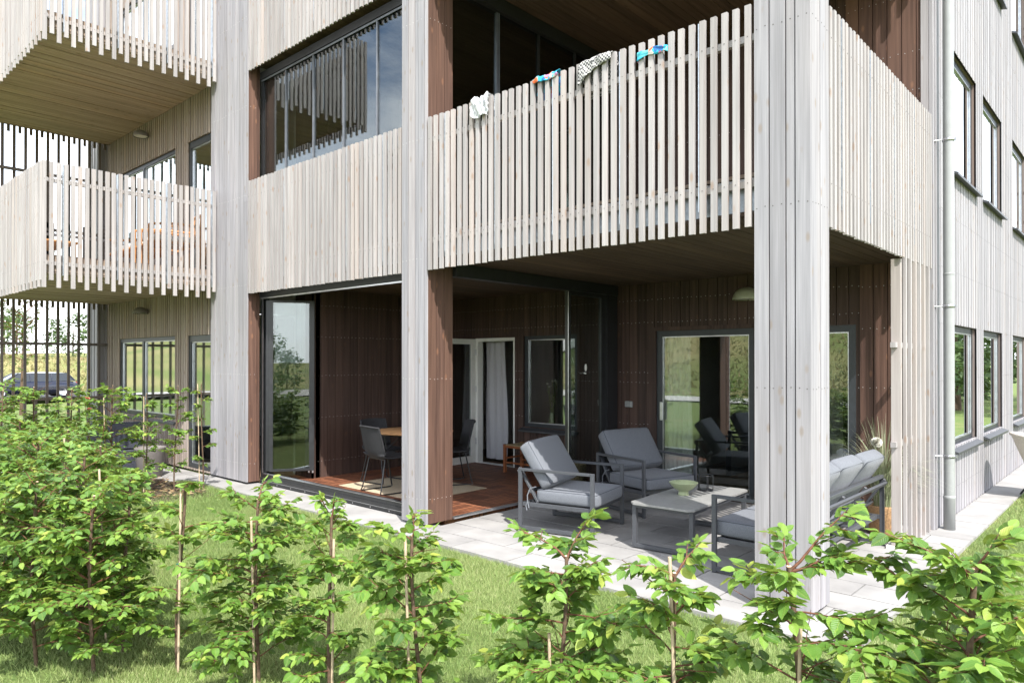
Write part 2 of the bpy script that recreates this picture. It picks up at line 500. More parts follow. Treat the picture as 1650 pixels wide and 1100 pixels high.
def window(parent, axis, plane, sg, s0, s1, z0, z1, rec=.09, fw=.06, mull=(), name='window', fm='graphite', gm='glass', sill=None, head=.0, reveal=None, sashgap=True, prec=.035):
    """frame mesh with a pane sub-part per light and, where given, a sill and a reveal lining"""
    fr = MB()
    wbox(fr, axis, plane, sg, s0, s1, z1 - fw - head, z1, rec, rec + .08)
    wbox(fr, axis, plane, sg, s0, s1, z0, z0 + fw, rec, rec + .08)
    wbox(fr, axis, plane, sg, s0, s0 + fw, z0 + fw, z1 - fw - head, rec, rec + .08)
    wbox(fr, axis, plane, sg, s1 - fw, s1, z0 + fw, z1 - fw - head, rec, rec + .08)
    edges = [s0 + fw] + [q for mmm in mull for q in (mmm - fw * .6, mmm + fw * .6)] + [s1 - fw]
    for mmm in mull:
        wbox(fr, axis, plane, sg, mmm - fw * .6, mmm + fw * .6, z0 + fw, z1 - fw - head, rec + .002, rec + .08)
    o = fr.build(name, M[fm], parent)
    for a, b in zip(edges[0::2], edges[1::2]):
        g = MB(); wbox(g, axis, plane, sg, a - .005, b + .005, z0 + fw - .005, z1 - fw - head + .005, rec + prec, rec + prec + .008)
        g.build('pane', M[gm], o)
        if sashgap:
            q = MB()
            for (x0, x1, y0, y1) in ((a, b, z0 + fw, z0 + fw + .014), (a, b, z1 - fw - head - .014, z1 - fw - head), (a, a + .014, z0 + fw + .014, z1 - fw - head - .014), (b - .014, b, z0 + fw + .014, z1 - fw - head - .014)):
                wbox(q, axis, plane, sg, x0, x1, y0, y1, rec + prec - .017, rec + prec - .002)
            q.build('glazing_bead', M['alu'], o)
    if sill:
        sb = MB(); pr = sill
        x0, x1 = s0 - .03, s1 + .03
        P = [(x0, -pr, z0 - .075), (x1, -pr, z0 - .075), (x1, -pr, z0 - .05), (x0, -pr, z0 - .05), (x0, rec, z0 - .04), (x1, rec, z0 - .04), (x1, rec, z0 - .002), (x0, rec, z0 - .002)]
        V = []
        for s_, d_, z_ in P:
            q = plane - sg * d_
            V.append((s_, q, z_) if axis == 'x' else (q, s_, z_))
        sb.add(V, [(0, 1, 2, 3), (3, 2, 6, 7), (4, 7, 6, 5), (0, 4, 5, 1), (0, 3, 7, 4), (1, 5, 6, 2)], 0)
        sb.build('sill', M['sillmetal'], o)
    if reveal:
        rv = MB(); t_ = .018
        wbox(rv, axis, plane, sg, s0 - t_, s0, z0, z1, .006, rec + .08); wbox(rv, axis, plane, sg, s1, s1 + t_, z0, z1, .006, rec + .08)
        wbox(rv, axis, plane, sg, s0 - t_, s1 + t_, z1, z1 + t_, .006, rec + .08)
        rv.build('reveal', M[reveal], o)
    return o


# --- columns ------------------------------------------------------------
FB = [(.108, 0), (.108, .003), (.064, .006), (.10, .001)]
def column(x0, x1, y1, side_mat, side_pat, front_pat):
    mb = MB()
    boards(mb, 'x', YF, -1, x0, x1, .03, 9.3, front_pat, gap=.009, m=0, sm=2, back=False, screws=[.28 + 1.24 * k for k in range(8)], joints=.15)
    boards(mb, 'y', x1, 1, YF + .0285, y1, .03, 9.3, side_pat, gap=.005, m=1, sm=2, back=False, screws=[.28 + 1.24 * k for k in range(8)], joints=.12)
    boards(mb, 'y', x0, -1, YF + .03, y1, .03, 9.3, [(.12, 0)], gap=.005, m=1, back=False)
    mb.box(x0 + .03, x1 - .034, YF + .034, y1 - .004, .05, 9.3, 3, .2)
    return mb.build('column', [M['grey'], M[side_mat], M['nail'] if side_mat == 'grey' else M['screw'], M['black']], bld)


column(-2.07, -1.69, 5.13, 'grey', [(.105, .0), (.06, .004), (.10, .001), (.07, .004), (.06, 0)], [(.108, 0), (.112, .004), (.064, .009), (.10, .002)])
column(-5.93, -5.54, 5.13, 'brown', [(.115, .0), (.11, .003), (.10, 0), (.05, .004)], [(.104, 0), (.106, .004), (.062, .007), (.09, .001), (.04, .004)])
column(-10.42, -9.32, 4.95, 'brown', [(.12, 0), (.11, .003)], [(.145, 0), (.10, .004), (.15, .002), (.12, 0), (.09, .004)])

# --- slabs, soffits, roof ----------------------------------------------
for k in range(3):
    z = 2.74 + ST * k
    sl = MB()
    sl.box(-9.3, -1.80, YF + .125, 20, z + .03, z + .27, 0)
    sl.box(-15.0, -9.3, 4.95, 20, z + .03, z + .27, 0)
    sl.build('floor_slab', M['concrete'], bld)
    ed = MB()
    ed.box(-9.3, -1.83, YF + .105, YF + .12, z + .03, z + .25)
    ed.box(-1.79, -1.775, YF + .125, YB - .02, z + .03, z + .25)
    ed.build('edge_channel', M['galv'], bld)
    cb = MB(); x = -9.3
    while x < -1.80:
        e = min(x + .118, -1.80); cb.box(x, e - .006, YF + .10, YB, z, z + .022, 0); x += .118
    cb.box(-9.3, -1.8, YF + .1, YB, z + .0235, z + .029, 0, .1)
    cb.build('ceiling', M['brown_y'], bld)
rf = MB(); rf.box(-15.1, -1.6, 4.6, 20, 9.3, 9.6); rf.build('roof', M['black'], bld)

# --- front bands of slats ----------------------------------------------
for k in range(2):
    dz = ST * k
    a = slatband(bld, 'x', YF, -1, XC[0][1] + .01, XC[1][0] - .005, ZB + dz, ZT + dz)
    b = slatband(bld, 'x', YF, -1, XC[1][1] + .006, XC[2][0] - .006, ZB + dz, ZT + dz)
    def full(i, c):
        return -.02 if (c > 7.08 and i % 2 == 1) else None
    c = slatband(bld, 'y', XS, 1, 5.135, 8.16, ZB + dz, ZT + dz, full=full if k == 0 else None)
# wooden rails tying the full-height slats of the side screen
for zz in (.95, 1.85):
    rb = MB(); rb.box(-1.79, -1.745, 7.02, 8.18, zz - .024, zz + .024); rb.build('rail', M['slat'], bld)
ft = MB(); ft.box(-1.84, -1.66, 7.06, 7.24, -.10, .03); ft.build('footing', M['concrete'], bld)
lp = MB()   # the deep end post of the side screen
lp.box(-1.80, -1.7205, 7.085, 7.128, .03, 2.63); lp.build('screen_post', M['slat'], bld)

# --- loggia back wall, brown boards with shade in their colour -------------------------------------
DOOR = (-8.30, -7.43, .02, 2.075); WIN = (-7.25, -6.22, .70, 2.09); SLD = (-4.90, -3.56, .02, 2.10); SLD2 = (-3.35, -2.43, .02, 2.10)
BP = [(.128, 0), (.128, .0015), (.128, .001)]
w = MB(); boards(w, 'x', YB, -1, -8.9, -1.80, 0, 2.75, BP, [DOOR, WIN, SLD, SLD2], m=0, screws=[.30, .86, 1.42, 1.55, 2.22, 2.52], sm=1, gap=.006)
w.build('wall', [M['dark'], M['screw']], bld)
for k in (1, 2):
    w = MB(); dz = ST * k; ops = [(o[0], o[1], o[2] + dz, o[3] + dz) for o in (DOOR, WIN)]
    boards(w, 'x', YB, -1, -8.9, -1.72, 3.0 + ST * (k - 1), 2.75 + dz, BP, ops, m=0, screws=[q + dz for q in (.30, .86, 1.42, 2.22, 2.52)], sm=1, gap=.006)
    w.build('wall', [M['dark'], M['screw']], bld)
    for o in ops: window(bld, 'x', YB, -1, *o, rec=.03, fw=.06)
# sunlit-toned copy of the brown boards at the end of that wall, beside the side screen
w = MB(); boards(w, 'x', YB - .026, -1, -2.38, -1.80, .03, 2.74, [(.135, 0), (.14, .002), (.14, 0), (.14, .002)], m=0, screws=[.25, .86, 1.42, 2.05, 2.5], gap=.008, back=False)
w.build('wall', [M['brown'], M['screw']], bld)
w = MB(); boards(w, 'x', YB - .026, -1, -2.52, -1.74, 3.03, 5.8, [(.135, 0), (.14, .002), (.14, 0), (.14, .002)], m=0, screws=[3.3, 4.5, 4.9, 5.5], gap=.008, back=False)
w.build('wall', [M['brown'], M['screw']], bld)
# loggia's own left wall
for k in range(2):
    w = MB(); dz = ST * k
    boards(w, 'y', -8.85, 1, 5.50, YB, .0 + dz, 2.74 + dz, BP, m=0, screws=[q + dz for q in (.28, .9, 1.5, 2.05, 2.5)], sm=1, gap=.006)
    boards(w, 'x', 5.50, -1, -9.3, -8.85, .0 + dz, 2.74 + dz, BP, m=0, gap=.006)
    w.build('wall', [M['dark'], M['screw']], bld)

# sliding doors of the patio
d = window(bld, 'x', YB, -1, *SLD, rec=.0, fw=.075, name='sliding_door')
h = MB(); h.cbox(-4.845, -4.80, YB - .022, YB - .002, .93, 1.17, .004); h.build('handle', M['alu'], d)
tr = MB()
for (x0, x1, z0, z1) in ((SLD[0] - .05, SLD[0], 0, 2.15), (SLD[1], SLD[1] + .05, 0, 2.15), (SLD[0], SLD[1], 2.10, 2.15)):
    tr.box(x0, x1, YB - .03, YB + .01, z0, z1)
tr.build('casing', M['dark'], d)
d = window(bld, 'x', YB, -1, *SLD2, rec=.0, fw=.075, name='sliding_door')
# fixed window beside the balcony door
d = window(bld, 'x', YB, -1, *WIN, rec=.03, fw=.055, sill=.09)
# balcony door: white frame in the opening, leaf swung out square to the wall
fr = MB()
x0, x1, z0, z1 = DOOR
for q in ((x0, x0 + .06, z0, z1), (x1 - .03, x1, z0, z1), (x0 + .06, x1 - .03, z1 - .05, z1), (x0 + .06, x1 - .03, z0, z0 + .03)):
    fr.box(q[0], q[1], YB - .004, YB + .11, q[2], q[3])
dr = fr.build('balcony_door', M['white'], bld)
lf = MB(); X = x0 + .005; t_ = .055
ya, yb = YB - .86, YB - .01
for q in ((ya, ya + .085, z0 + .03, z1 - .01), (yb - .085, yb, z0 + .03, z1 - .01), (ya + .085, yb - .085, z1 - .095, z1 - .01), (ya + .085, yb - .085, z0 + .03, z0 + .14)):
    lf.box(X - t_, X, q[0], q[1], q[2], q[3])
l2 = lf.build('door_leaf', M['white'], dr)
g = MB(); g.box(X - t_ + .022, X - t_ + .032, ya + .08, yb - .08, z0 + .13, z1 - .09); g.build('pane', M['darkglass'], dr)
for zz in (.35, 1.2, 1.8):
    hg = MB(); hg.tube([(x0 + .02, YB - .014, zz), (x0 + .02, YB - .014, zz + .1)], .009, 8); hg.build('hinge', M['alu'], dr)

# --- front glazing of the middle loggia ----------------------------------
YG = 4.97
gz = MB()
gz.box(-9.315, -9.25, YG, YG + .09, .13, 2.58); gz.box(-9.315, -5.93, YG, YG + .09, 2.58, 2.64); gz.box(-9.315, -5.93, YG - .012, YG + .1, -.03, .085); gz.box(-9.315, -5.93, YG, YG + .09, .085, .135)
gz.box(-9.315, -5.93, YG - .02, YG, 2.60, 2.70)
gf = gz.build('folding_glass_front', M['black'], bld)
al = MB(); al.box(-9.25, -5.935, YG - .006, YG + .05, .135, .1385); al.box(-9.31, -5.94, YG - .016, YG - .001, 2.572, 2.59); al.box(-9.262, -9.25, YG - .004, YG + .02, .15, 2.57); al.box(-9.3, -5.94, YG - .0135, YG - .0115, .04, .044)
x = -9.2
while x < -6.0:
    al.box(x - .007, x + .007, YG - .0145, YG - .011, .012, .026); x += .35
al.build('track', M['alu'], gf)
# opened leaves stacked at the left jamb
for j, (px, py, ang, ln) in enumerate(((-9.22, 5.0, 51, .60), (-9.13, 5.0, 55, .60))):
    Mx = Matrix.Translation((px, py, .17)) @ Matrix.Rotation(R(ang), 4, 'Z'); H = 2.38
    lf = MB()
    lf.box(0, .045, -.02, .02, 0, H, M=Mx); lf.box(ln - .07, ln, -.02, .02, 0, H, M=Mx); lf.box(.045, ln - .07, -.016, .016, 0, .03, M=Mx); lf.box(.045, ln - .07, -.016, .016, H - .03, H, M=Mx)
    l3 = lf.build('glass_leaf', M['black'], gf)
    g = MB(); g.box(.04, ln - .065, -.004, .004, .025, H - .025, M=Mx); g.build('pane', M['leafglass'], gf)
    rl = MB(); rl.tube([Mx @ Vector((ln - .02, 0, -.035)), Mx @ Vector((ln - .02, 0, 0))], .018, 10); rl.build('roller', M['alu'], gf)
# upper storey, closed
UZ0, UZ1 = 3.10, 5.63
ug = MB()
ug.box(-9.315, -5.93, YG, YG + .07, UZ1, UZ1 + .09); ug.box(-9.315, -5.93, YG, YG + .07, UZ0 - .09, UZ0); ug.box(-9.315, -9.25, YG, YG + .07, UZ0, UZ1)
ug.box(-9.315, -5.93, YG - .02, YG, UZ1 + .02, UZ1 + .12)
uo = ug.build('glazing', M['black'], bld)
xs = [-9.25, -8.66, -7.985, -7.315, -6.645, -5.94]
um = MB(); um.box(-9.31, -5.94, YG - .01, YG - .001, UZ1 - .012, UZ1 + .012)
for x in xs[1:-1]: um.box(x - .013, x + .013, YG - .006, YG + .03, UZ0, UZ1 - .013)
um.build('mullion', M['mullion'], uo)
for a, b in zip(xs[:-1], xs[1:]):
    g = MB(); g.box(a + .006, b - .006, YG + .008, YG + .016, UZ0, UZ1); g.build('pane', M['darkglass'], uo)

# --- glass partition between the two loggias -----------------------------
XP = -5.55
pf = MB()
pf.box(XP - .06, XP + .06, 5.13, YB - .03, 2.60, 2.735); pf.box(XP - .05, XP + .05, 7.93, YB - .03, .05, 2.6)
pf.box(XP - .03, XP + .03, 7.11, 7.15, .06, 2.6); pf.box(XP - .025, XP + .025, 7.83, 7.93, .06, 2.6); pf.box(XP - .02, XP + .02, 7.15, 7.83, 2.55, 2.6); pf.box(XP - .02, XP + .02, 7.15, 7.83, .06, .11)
pp = pf.build('glass_partition', M['black'], bld)
a_ = MB(); a_.box(XP + .022, XP + .031, 7.104, 7.1095, .07, 2.58); a_.box(XP - .03, XP + .035, 5.135, YB - .05, .032, .0475); a_.build('track', M['alu'], pp)
g = MB(); g.box(XP - .004, XP + .004, 7.145, 7.835, .105, 2.555); g.build('pane', M['darkglass'], pp)
h_ = MB(); h_.lathe([(.0, 0), (.022, 0), (.022, .006), (.012, .012), (0, .012)], 16)
hv = [(XP + .005 + q[2], 7.50 + q[0], 1.62 + q[1] * 2.2) for q in h_.v]; h_.v = hv; h_.tube([(XP + .012, 7.46, 1.55), (XP + .05, 7.44, 1.545)], .01, 8)
h_.build('handle', M['white'], pp)
up = MB()
up.box(XP - .06, XP + .06, 5.13, YB - .03, 5.66, 5.81)
for y in (5.83, 6.54, 7.26, 7.98): up.box(XP - .02, XP + .022, y - .018, y + .018, 3.05, 5.66)
u2 = up.build('glass_partition', M['black'], bld)
am = MB()
am.box(XP - .015, XP + .026, 5.795, 5.811, 3.06, 5.65); am.box(XP - .015, XP + .03, 5.822, 5.84, 3.06, 5.65); am.build('mullion', M['mullion'], u2)
for a, b in ((5.14, 5.81), (5.85, 6.52), (6.56, 7.24), (7.28, 7.96)):
    g = MB(); g.box(XP - .004, XP + .004, a, b, 3.05, 5.66); g.build('pane', M['darkglass'], u2)

# tiled deck of the middle loggia
m, nt, b, out = newmat('wood_deck_tiles'); M['deck'] = m
tc = N(nt, 'ShaderNodeTexCoord'); mp = N(nt, 'ShaderNodeMapping'); mp.inputs['Scale'].default_value = (1 / .3, 1 / .3, 1); L(nt, tc.outputs['Object'], mp.inputs[0])
sp = N(nt, 'ShaderNodeSeparateXYZ'); L(nt, mp.outputs[0], sp.inputs[0])
fx = mathn(nt, 'FLOOR', sp.outputs[0]); fy = mathn(nt, 'FLOOR', sp.outputs[1])
par = mathn(nt, 'MODULO', mathn(nt, 'ABSOLUTE', mathn(nt, 'ADD', fx, fy)), 2)
co = N(nt, 'ShaderNodeMix'); co.data_type = 'FLOAT'; L(nt, par, co.inputs[0]); L(nt, sp.outputs[0], co.inputs[2]); L(nt, sp.outputs[1], co.inputs[3])
st = mathn(nt, 'FRACT', mathn(nt, 'MULTIPLY', co.outputs[0], 5))
gapm = ramp(nt, st, [(.0, (0, 0, 0)), (.10, (0, 0, 0)), (.16, (1, 1, 1)), (.92, (1, 1, 1)), (.98, (0, 0, 0))]).outputs[0]
nz = N(nt, 'ShaderNodeTexNoise'); nz.inputs['Scale'].default_value = 18; nz.inputs['Detail'].default_value = 4; L(nt, tc.outputs['Object'], nz.inputs['Vector'])
wn = N(nt, 'ShaderNodeTexWhiteNoise', noise_dimensions='3D'); cmb = N(nt, 'ShaderNodeCombineXYZ'); L(nt, fx, cmb.inputs[0]); L(nt, fy, cmb.inputs[1]); L(nt, mathn(nt, 'FLOOR', mathn(nt, 'MULTIPLY', co.outputs[0], 5)), cmb.inputs[2]); L(nt, cmb.outputs[0], wn.inputs[0])
base = ramp(nt, mathn(nt, 'ADD', mathn(nt, 'MULTIPLY', nz.outputs[0], .5), mathn(nt, 'MULTIPLY', wn.outputs[0], .5)), [(.2, (.10, .035, .018)), (.8, (.27, .105, .05))]).outputs[0]
L(nt, mixc(nt, gapm, (.015, .008, .006), base), b.inputs['Base Color']); b.inputs['Roughness'].default_value = .55
bump(nt, b, gapm, .6, .006)
dk = MB(); dk.box(-8.85, XP - .035, YG + .092, YB, -.05, .046); dk.box(-9.3, -8.85, YG + .092, 5.5, -.05, .046); dk.build('deck', M['deck'], bld)
fu = MB(); fu.box(-8.9, -1.80, YF + .125, YB, 3.02, 3.045); fu.box(-15, -10.3, 2.6, 4.84, 3.02, 3.045); fu.build('deck', M['grey_y'], bld)

# --- right-hand facade ---------------------------------------------------
RP = [(.092, 0), (.046, .006), (.092, .002), (.046, .006), (.12, 0), (.046, .006)]
WY = [(9.06, 10.52), (10.98, 12.47), (13.53, 15.0), (15.5, 17.0), (18.2, 19.7)]
ops = []
for k in range(3):
    for a, b in WY: ops.append((a, b, .75 + ST * k, 2.11 + ST * k))
w = MB(); boards(w, 'y', XS, 1, 8.42, 20, -.02, 9.3, RP, ops, gap=.005, m=0, screws=[.3 + .6 * k for k in range(16)], sm=1, joints=.2)
w.build('wall', [M['grey'], M['nail']], bld)
tb = MB()   # corner boards beside the downpipe
tb.box(XS - .03, XS + .004, 8.17, 8.235, -.02, 9.3); tb.box(XS - .06, XS - .035, 8.235, 8.30, -.02, 9.3, 1); tb.box(XS - .03, XS + .002, 8.30, 8.418, -.02, 9.3)
tb.box(XS - .1, XS - .034, 8.16, 8.232, .0, 9.3, 0)
tb.build('corner_board', [M['grey'], M['black']], bld)
pl = MB(); pl.box(XS - .1, XS - .006, 8.2, 20, -.3, -.022); pl.build('plinth', M['concrete'], bld)
for k in range(3):
    for a, b in WY:
        window(bld, 'y', XS, 1, a, b, .75 + ST * k, 2.11 + ST * k, rec=.05, fw=.05, sill=.07, reveal='reveal', head=.02, prec=.02)
# downpipe
px, py = XS + .105, 8.36
dp = MB(); dp.tube([(px, py, .25), (px, py, 9.3)], .05, 20, t=.5)
dpo = dp.build('downpipe', M['pipe'], bld)
d2 = MB(); d2.lathe([(.0, -.1), (.054, -.1), (.054, .30), (.057, .305), (.057, .325), (.051, .335)], 24, px, py); d2.build('pipe_collar', M['pipe'], dpo); d2 = MB(); d2.lathe([(.049, 2.58), (.0515, 2.583), (.0515, 2.60), (.049, 2.603)], 24, px, py)
d2.build('pipe_collar', M['pipe'], dpo)
for zz in (.72, 2.25, 3.95, 5.9):
    br = MB()
    br.lathe([(.0505, zz), (.056, zz), (.056, zz + .028), (.0505, zz + .028)], 24, px, py)
    br.tube([(px - .05, py - .045, zz + .014), (XS - .01, py - .075, zz + .014)], .006, 6); br.box(px + .04, px + .07, py - .012, py + .012, zz, zz + .028)
    br.build('pipe_bracket', M['alu'], dpo)

# --- left part: recessed wall and projecting balconies --------------------
YL, XLE, XLS, YLF = 4.84, -15.05, -10.2, 2.53
LD = (-11.45, -10.43, .02, 2.11); LW = (-14.45, -11.90, .74, 2.12)
LP = [(.034, 0), (.052, .012), (.034, .002), (.064, .012), (.034, 0), (.045, .010)]
ops = []
for k in range(3):
    for o in (LD, LW): ops.append((o[0], o[1], o[2] + ST * k, o[3] + ST * k))
w = MB(); boards(w, 'x', YL, -1, XLE, -10.43, 0, 9.3, LP, ops, gap=.005, m=0); w.build('wall', M['ribbed'], bld)
for k in range(3):
    window(bld, 'x', YL, -1, LD[0], LD[1], LD[2] + ST * k, LD[3] + ST * k, rec=.04, fw=.07, name='glass_door', head=.03)
    window(bld, 'x', YL, -1, LW[0], LW[1], LW[2] + ST * k, LW[3] + ST * k, rec=.04, fw=.065, mull=(-13.35,), sill=.03)
# far column
mb = MB(); boards(mb, 'x', YF - .06, -1, -15.75, -15.08, .03, 9.3, [(.11, 0), (.05, .01)], m=0, back=False); boards(mb, 'y', -15.08, 1, YF - .06, 5.0, .03, 9.3, [(.11, 0)], m=0, back=False); mb.box(-15.72, -15.11, YF - .03, 5.0, .03, 9.3, 0)
mb.build('column', M['grey'], bld)
for k in range(2):
    dz = ST * k
    sb = MB(); x = -15.0
    while x < XLS - .06:
        e = min(x + .095, XLS - .06); q = random.choice((0, .006)); sb.box(x, e - .006, YLF + .06, YL, 2.80 + dz + q, 2.825 + dz); x += .095
    sb.box(-15, XLS - .06, YLF + .06, YL, 2.83 + dz, 3.02 + dz, 0, .3)
    so = sb.build('balcony', M['grey_y'], bld)
    slatband(so, 'x', YLF, -1, -15.02, XLS, ZB + dz - .01, ZT + dz, alt=ZB + dz + .075)
    slatband(so, 'y', XLS, 1, YLF, YF - .01, pitch=.0795, w=.046, z0=ZB + dz - .015, z1=ZT + dz, alt=ZB + dz + .08)
    # side screen at the far end: every second slat runs the full height
    def full2(i, c): return (-.02 + dz if i % 2 == 0 else None)
    s_ = slatband(so, 'y', -15.0, -1, YLF + .05, YL - .03, ZB + dz + .05, (ZT if k else 4.24) + dz, full=full2, posts=False, mat='slat_backlit')
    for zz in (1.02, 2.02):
        rr = MB(); rr.box(-14.955, -14.91, YLF + .05, YL - .03, zz + dz - .024, zz + dz + .024); rr.build('rail', M['slat_backlit'], s_)

# --- rooms behind the glass ------------------------------------------------
for k in range(3):
    z0, z1 = .0 + ST * k, 2.76 + ST * k
    for q in ((-15.0, -1.95, 12.5, 12.6, z0, z1), (-5.45, -5.35, 8.36, 12.49, z0, z1), (-9.6, -9.5, 5.64, 12.49, z0, z1), (-15.02, -14.98, 5.0, 12.49, z0, z1), (-1.96, -1.90, 19.9, 20, z0, z1), (-7.4, -7.3, 9.4, 12.49, z0, z1)):
        rm = MB(); rm.box(*q); rm.build('interior_wall', M['interior'], bld)
    rm = MB(); rm.box(-14.97, -1.8, 8.37, 12.48, z1 - .06, z1 + .001); rm.build('interior_ceiling', M['interior'], bld)
fl = MB(); fl.box(-15, -1.8, 8.34, 20, -.05, .03); fl.box(-15, -9.31, 5.0, 8.34, -.05, .03); fl.build('interior_floor', M['intfloor'], bld)
idr = MB(); idr.box(-3.9, -3.1, 12.47, 12.499, .03, 2.1); idr.box(-4.7, -4.62, 9.8, 12.47, .03, 2.2); idr.build('interior_door', M['black'], bld)
# ------------------------------------------------------------------ ground
def soft(x): x = np.clip(x, 0, 1); return x * x * (3 - 2 * x)
def terrain(x, y):
    z = np.full_like(x, -.035)
    z = z - .5 * soft((-x - 24) / 14)                      # falls towards the street on the left
    z = z + 2.5 * soft((-x - 58) / 24) + .01 * np.clip(-x - 80, 0, 300)
    z = z + (5.5 * soft((-y - 17) / 34) + .02 * np.clip(-y - 50, 0, 300)) * soft((2 - x) / 26)
    z = z + 1.0 * soft((y - 60) / 60)
    z = z + np.where(np.hypot(x + 5, y - 5) > 26, .16 * np.sin(x * .23 + y * .11) * np.sin(y * .19 - x * .07), 0)
    return z


def axis_pts(lo, hi, a, b, fine, coarse_n):
    return np.concatenate([a - (np.linspace(1, 0, coarse_n, endpoint=False) ** 2) * (a - lo), np.arange(a, b, fine), b + (np.linspace(0, 1, coarse_n) ** 2) * (hi - b)])


gx = axis_pts(-700, 600, -90, 30, 1.5, 26); gy = axis_pts(-600, 700, -60, 30, 1.5, 26)
GX, GY = np.meshgrid(gx, gy, indexing='ij'); GZ = terrain(GX, GY)
nx, ny = len(gx), len(gy); ii = np.arange(nx * ny).reshape(nx, ny)
F = np.stack([ii[:-1, :-1], ii[1:, :-1], ii[1:, 1:], ii[:-1, 1:]], -1).reshape(-1, 4)
m, nt, b, out = newmat('meadow_and_lawn'); M['ground'] = m
tc = N(nt, 'ShaderNodeTexCoord'); sp = N(nt, 'ShaderNodeSeparateXYZ'); L(nt, tc.outputs['Object'], sp.inputs[0])
def gnoise(s, d=4):
    n = N(nt, 'ShaderNodeTexNoise'); n.inputs['Scale'].default_value = s; n.inputs['Detail'].default_value = d; L(nt, tc.outputs['Object'], n.inputs['Vector']); return n.outputs[0]
n1, n2, n3 = gnoise(1.1), gnoise(38, 3), gnoise(.09, 5)
lawn = mixc(nt, n2, (.085, .13, .035), (.165, .21, .072))
lawn = mixc(nt, mathn(nt, 'MULTIPLY', ramp(nt, n1, [(.5, (0, 0, 0)), (.7, (1, 1, 1))]).outputs[0], .5), lawn, (.25, .22, .10))
mead = mixc(nt, ramp(nt, n3, [(.38, (0, 0, 0)), (.62, (1, 1, 1))]).outputs[0], (.12, .17, .045), (.30, .25, .12))
mead = mixc(nt, mathn(nt, 'MULTIPLY', gnoise(2.3, 6), .5), mead, (.17, .19, .07))
far = mathn(nt, 'MAXIMUM', mathn(nt, 'LESS_THAN', sp.outputs[0], -54.5), mathn(nt, 'LESS_THAN', sp.outputs[1], -16))
L(nt, mixc(nt, far, lawn, mead), b.inputs['Base Color']); b.inputs['Roughness'].default_value = .95; b.inputs['Specular IOR Level'].default_value = .1
bump(nt, b, n2, .8, .03)
g = link('ground', npmesh('ground', np.stack([GX, GY, GZ], -1).reshape(-1, 3), F, m)); kind(g, 'structure')


def sheet(name, pts, zoff, mat, n=24):
    """strip laid on the terrain: pts = list of (left xy, right xy)"""
    V = []; Fq = []
    for i in range(len(pts) - 1):
        for k in range(n + (1 if i == len(pts) - 2 else 0)):
            t = k / n
            for a, c in ((pts[i][0], pts[i + 1][0]), (pts[i][1], pts[i + 1][1])):
                x = a[0] + (c[0] - a[0]) * t; y = a[1] + (c[1] - a[1]) * t
                V.append((x, y, float(terrain(np.array([x]), np.array([y]))[0]) + zoff))
    for i in range(len(V) // 2 - 1): Fq.append((2 * i, 2 * i + 1, 2 * i + 3, 2 * i + 2))
    o = link(name, npmesh(name, V, Fq, mat)); kind(o, 'structure'); return o


M['asphalt'] = simple('asphalt', (.055, .055, .057), .9, 0, .2, .3, 8)
M['gravel'] = simple('pale_gravel', (.42, .40, .37), .95, 0, .15, .25, 30, .01, 60)
sheet('street', [((-54, -80), (-46, -80)), ((-54, 60), (-46, 60))], .14, M['asphalt'], 60)
sheet('pavement', [((-45.8, -80), (-41, -80)), ((-45.8, 60), (-41, 60))], .2, M['gravel'], 60)
sheet('road', [((-40, -14.5), (-40, -10.8)), ((30, -14.5), (30, -10.8))], .06, M['gravel'], 40)

# concrete flags of the patio, the strip along the house and the path round the corner
pv = MB()
def flags(x0, x1, y0, y1, lx, ly, z=.0, bond=True, g=.011):
    y = y0; r = 0
    while y < y1 - .02:
        e = min(y + ly, y1); x = x0 - (lx / 2 if (bond and r % 2) else 0)
        while x < x1 - .02:
            a, c = max(x, x0), min(x + lx, x1)
            if c - a > .03:
                h = z + random.uniform(-.0015, .0015); pv.box(a + g / 2, c - g / 2, y + g / 2, e - g / 2, z - .06, h)
            x += lx
        y = e; r += 1
flags(-5.51, -1.32, 4.42, 8.17, .70, .35)
flags(-5.93, -5.51, 4.42, 4.94, .42, .52, bond=False)
flags(-10.5, -5.93, 4.42, 4.945, 2.285, .525, bond=False, g=.004)
flags(-15.0, -10.5, 2.55, 4.82, .70, .35, z=-.02)
flags(-1.685, -1.32, 8.17, 26, .365, .70, z=-.012, bond=False)
pv.box(-15, -1.3, 4.4, 8.1, -.3, -.055, 1)
pv.box(-1.68, -1.3, 8.1, 26, -.3, -.11, 1)
m, nt, b, out = newmat('concrete_flags'); M['flag'] = m
tc = N(nt, 'ShaderNodeTexCoord'); at = N(nt, 'ShaderNodeAttribute', attribute_name='tint')
a1 = N(nt, 'ShaderNodeTexNoise'); a1.inputs['Scale'].default_value = 3.2; a1.inputs['Detail'].default_value = 6; L(nt, tc.outputs['Object'], a1.inputs['Vector'])
a2 = N(nt, 'ShaderNodeTexNoise'); a2.inputs['Scale'].default_value = 140; L(nt, tc.outputs['Object'], a2.inputs['Vector'])
col = ramp(nt, a1.outputs[0], [(.3, (.255, .248, .240)), (.7, (.365, .356, .343))]).outputs[0]
col = mixc(nt, mathn(nt, 'MULTIPLY', a2.outputs[0], .3), col, (.20, .195, .188))
mr = N(nt, 'ShaderNodeMapRange'); mr.inputs[3].default_value = .92; mr.inputs[4].default_value = 1.06; L(nt, at.outputs['Fac'], mr.inputs[0])
sc_ = N(nt, 'ShaderNodeVectorMath', operation='SCALE'); L(nt, col, sc_.inputs[0]); L(nt, mr.outputs[0], sc_.inputs['Scale']); L(nt, sc_.outputs[0], b.inputs['Base Color'])
b.inputs['Roughness'].default_value = .85; b.inputs['Specular IOR Level'].default_value = .25; bump(nt, b, a2.outputs[0], .3, .002)
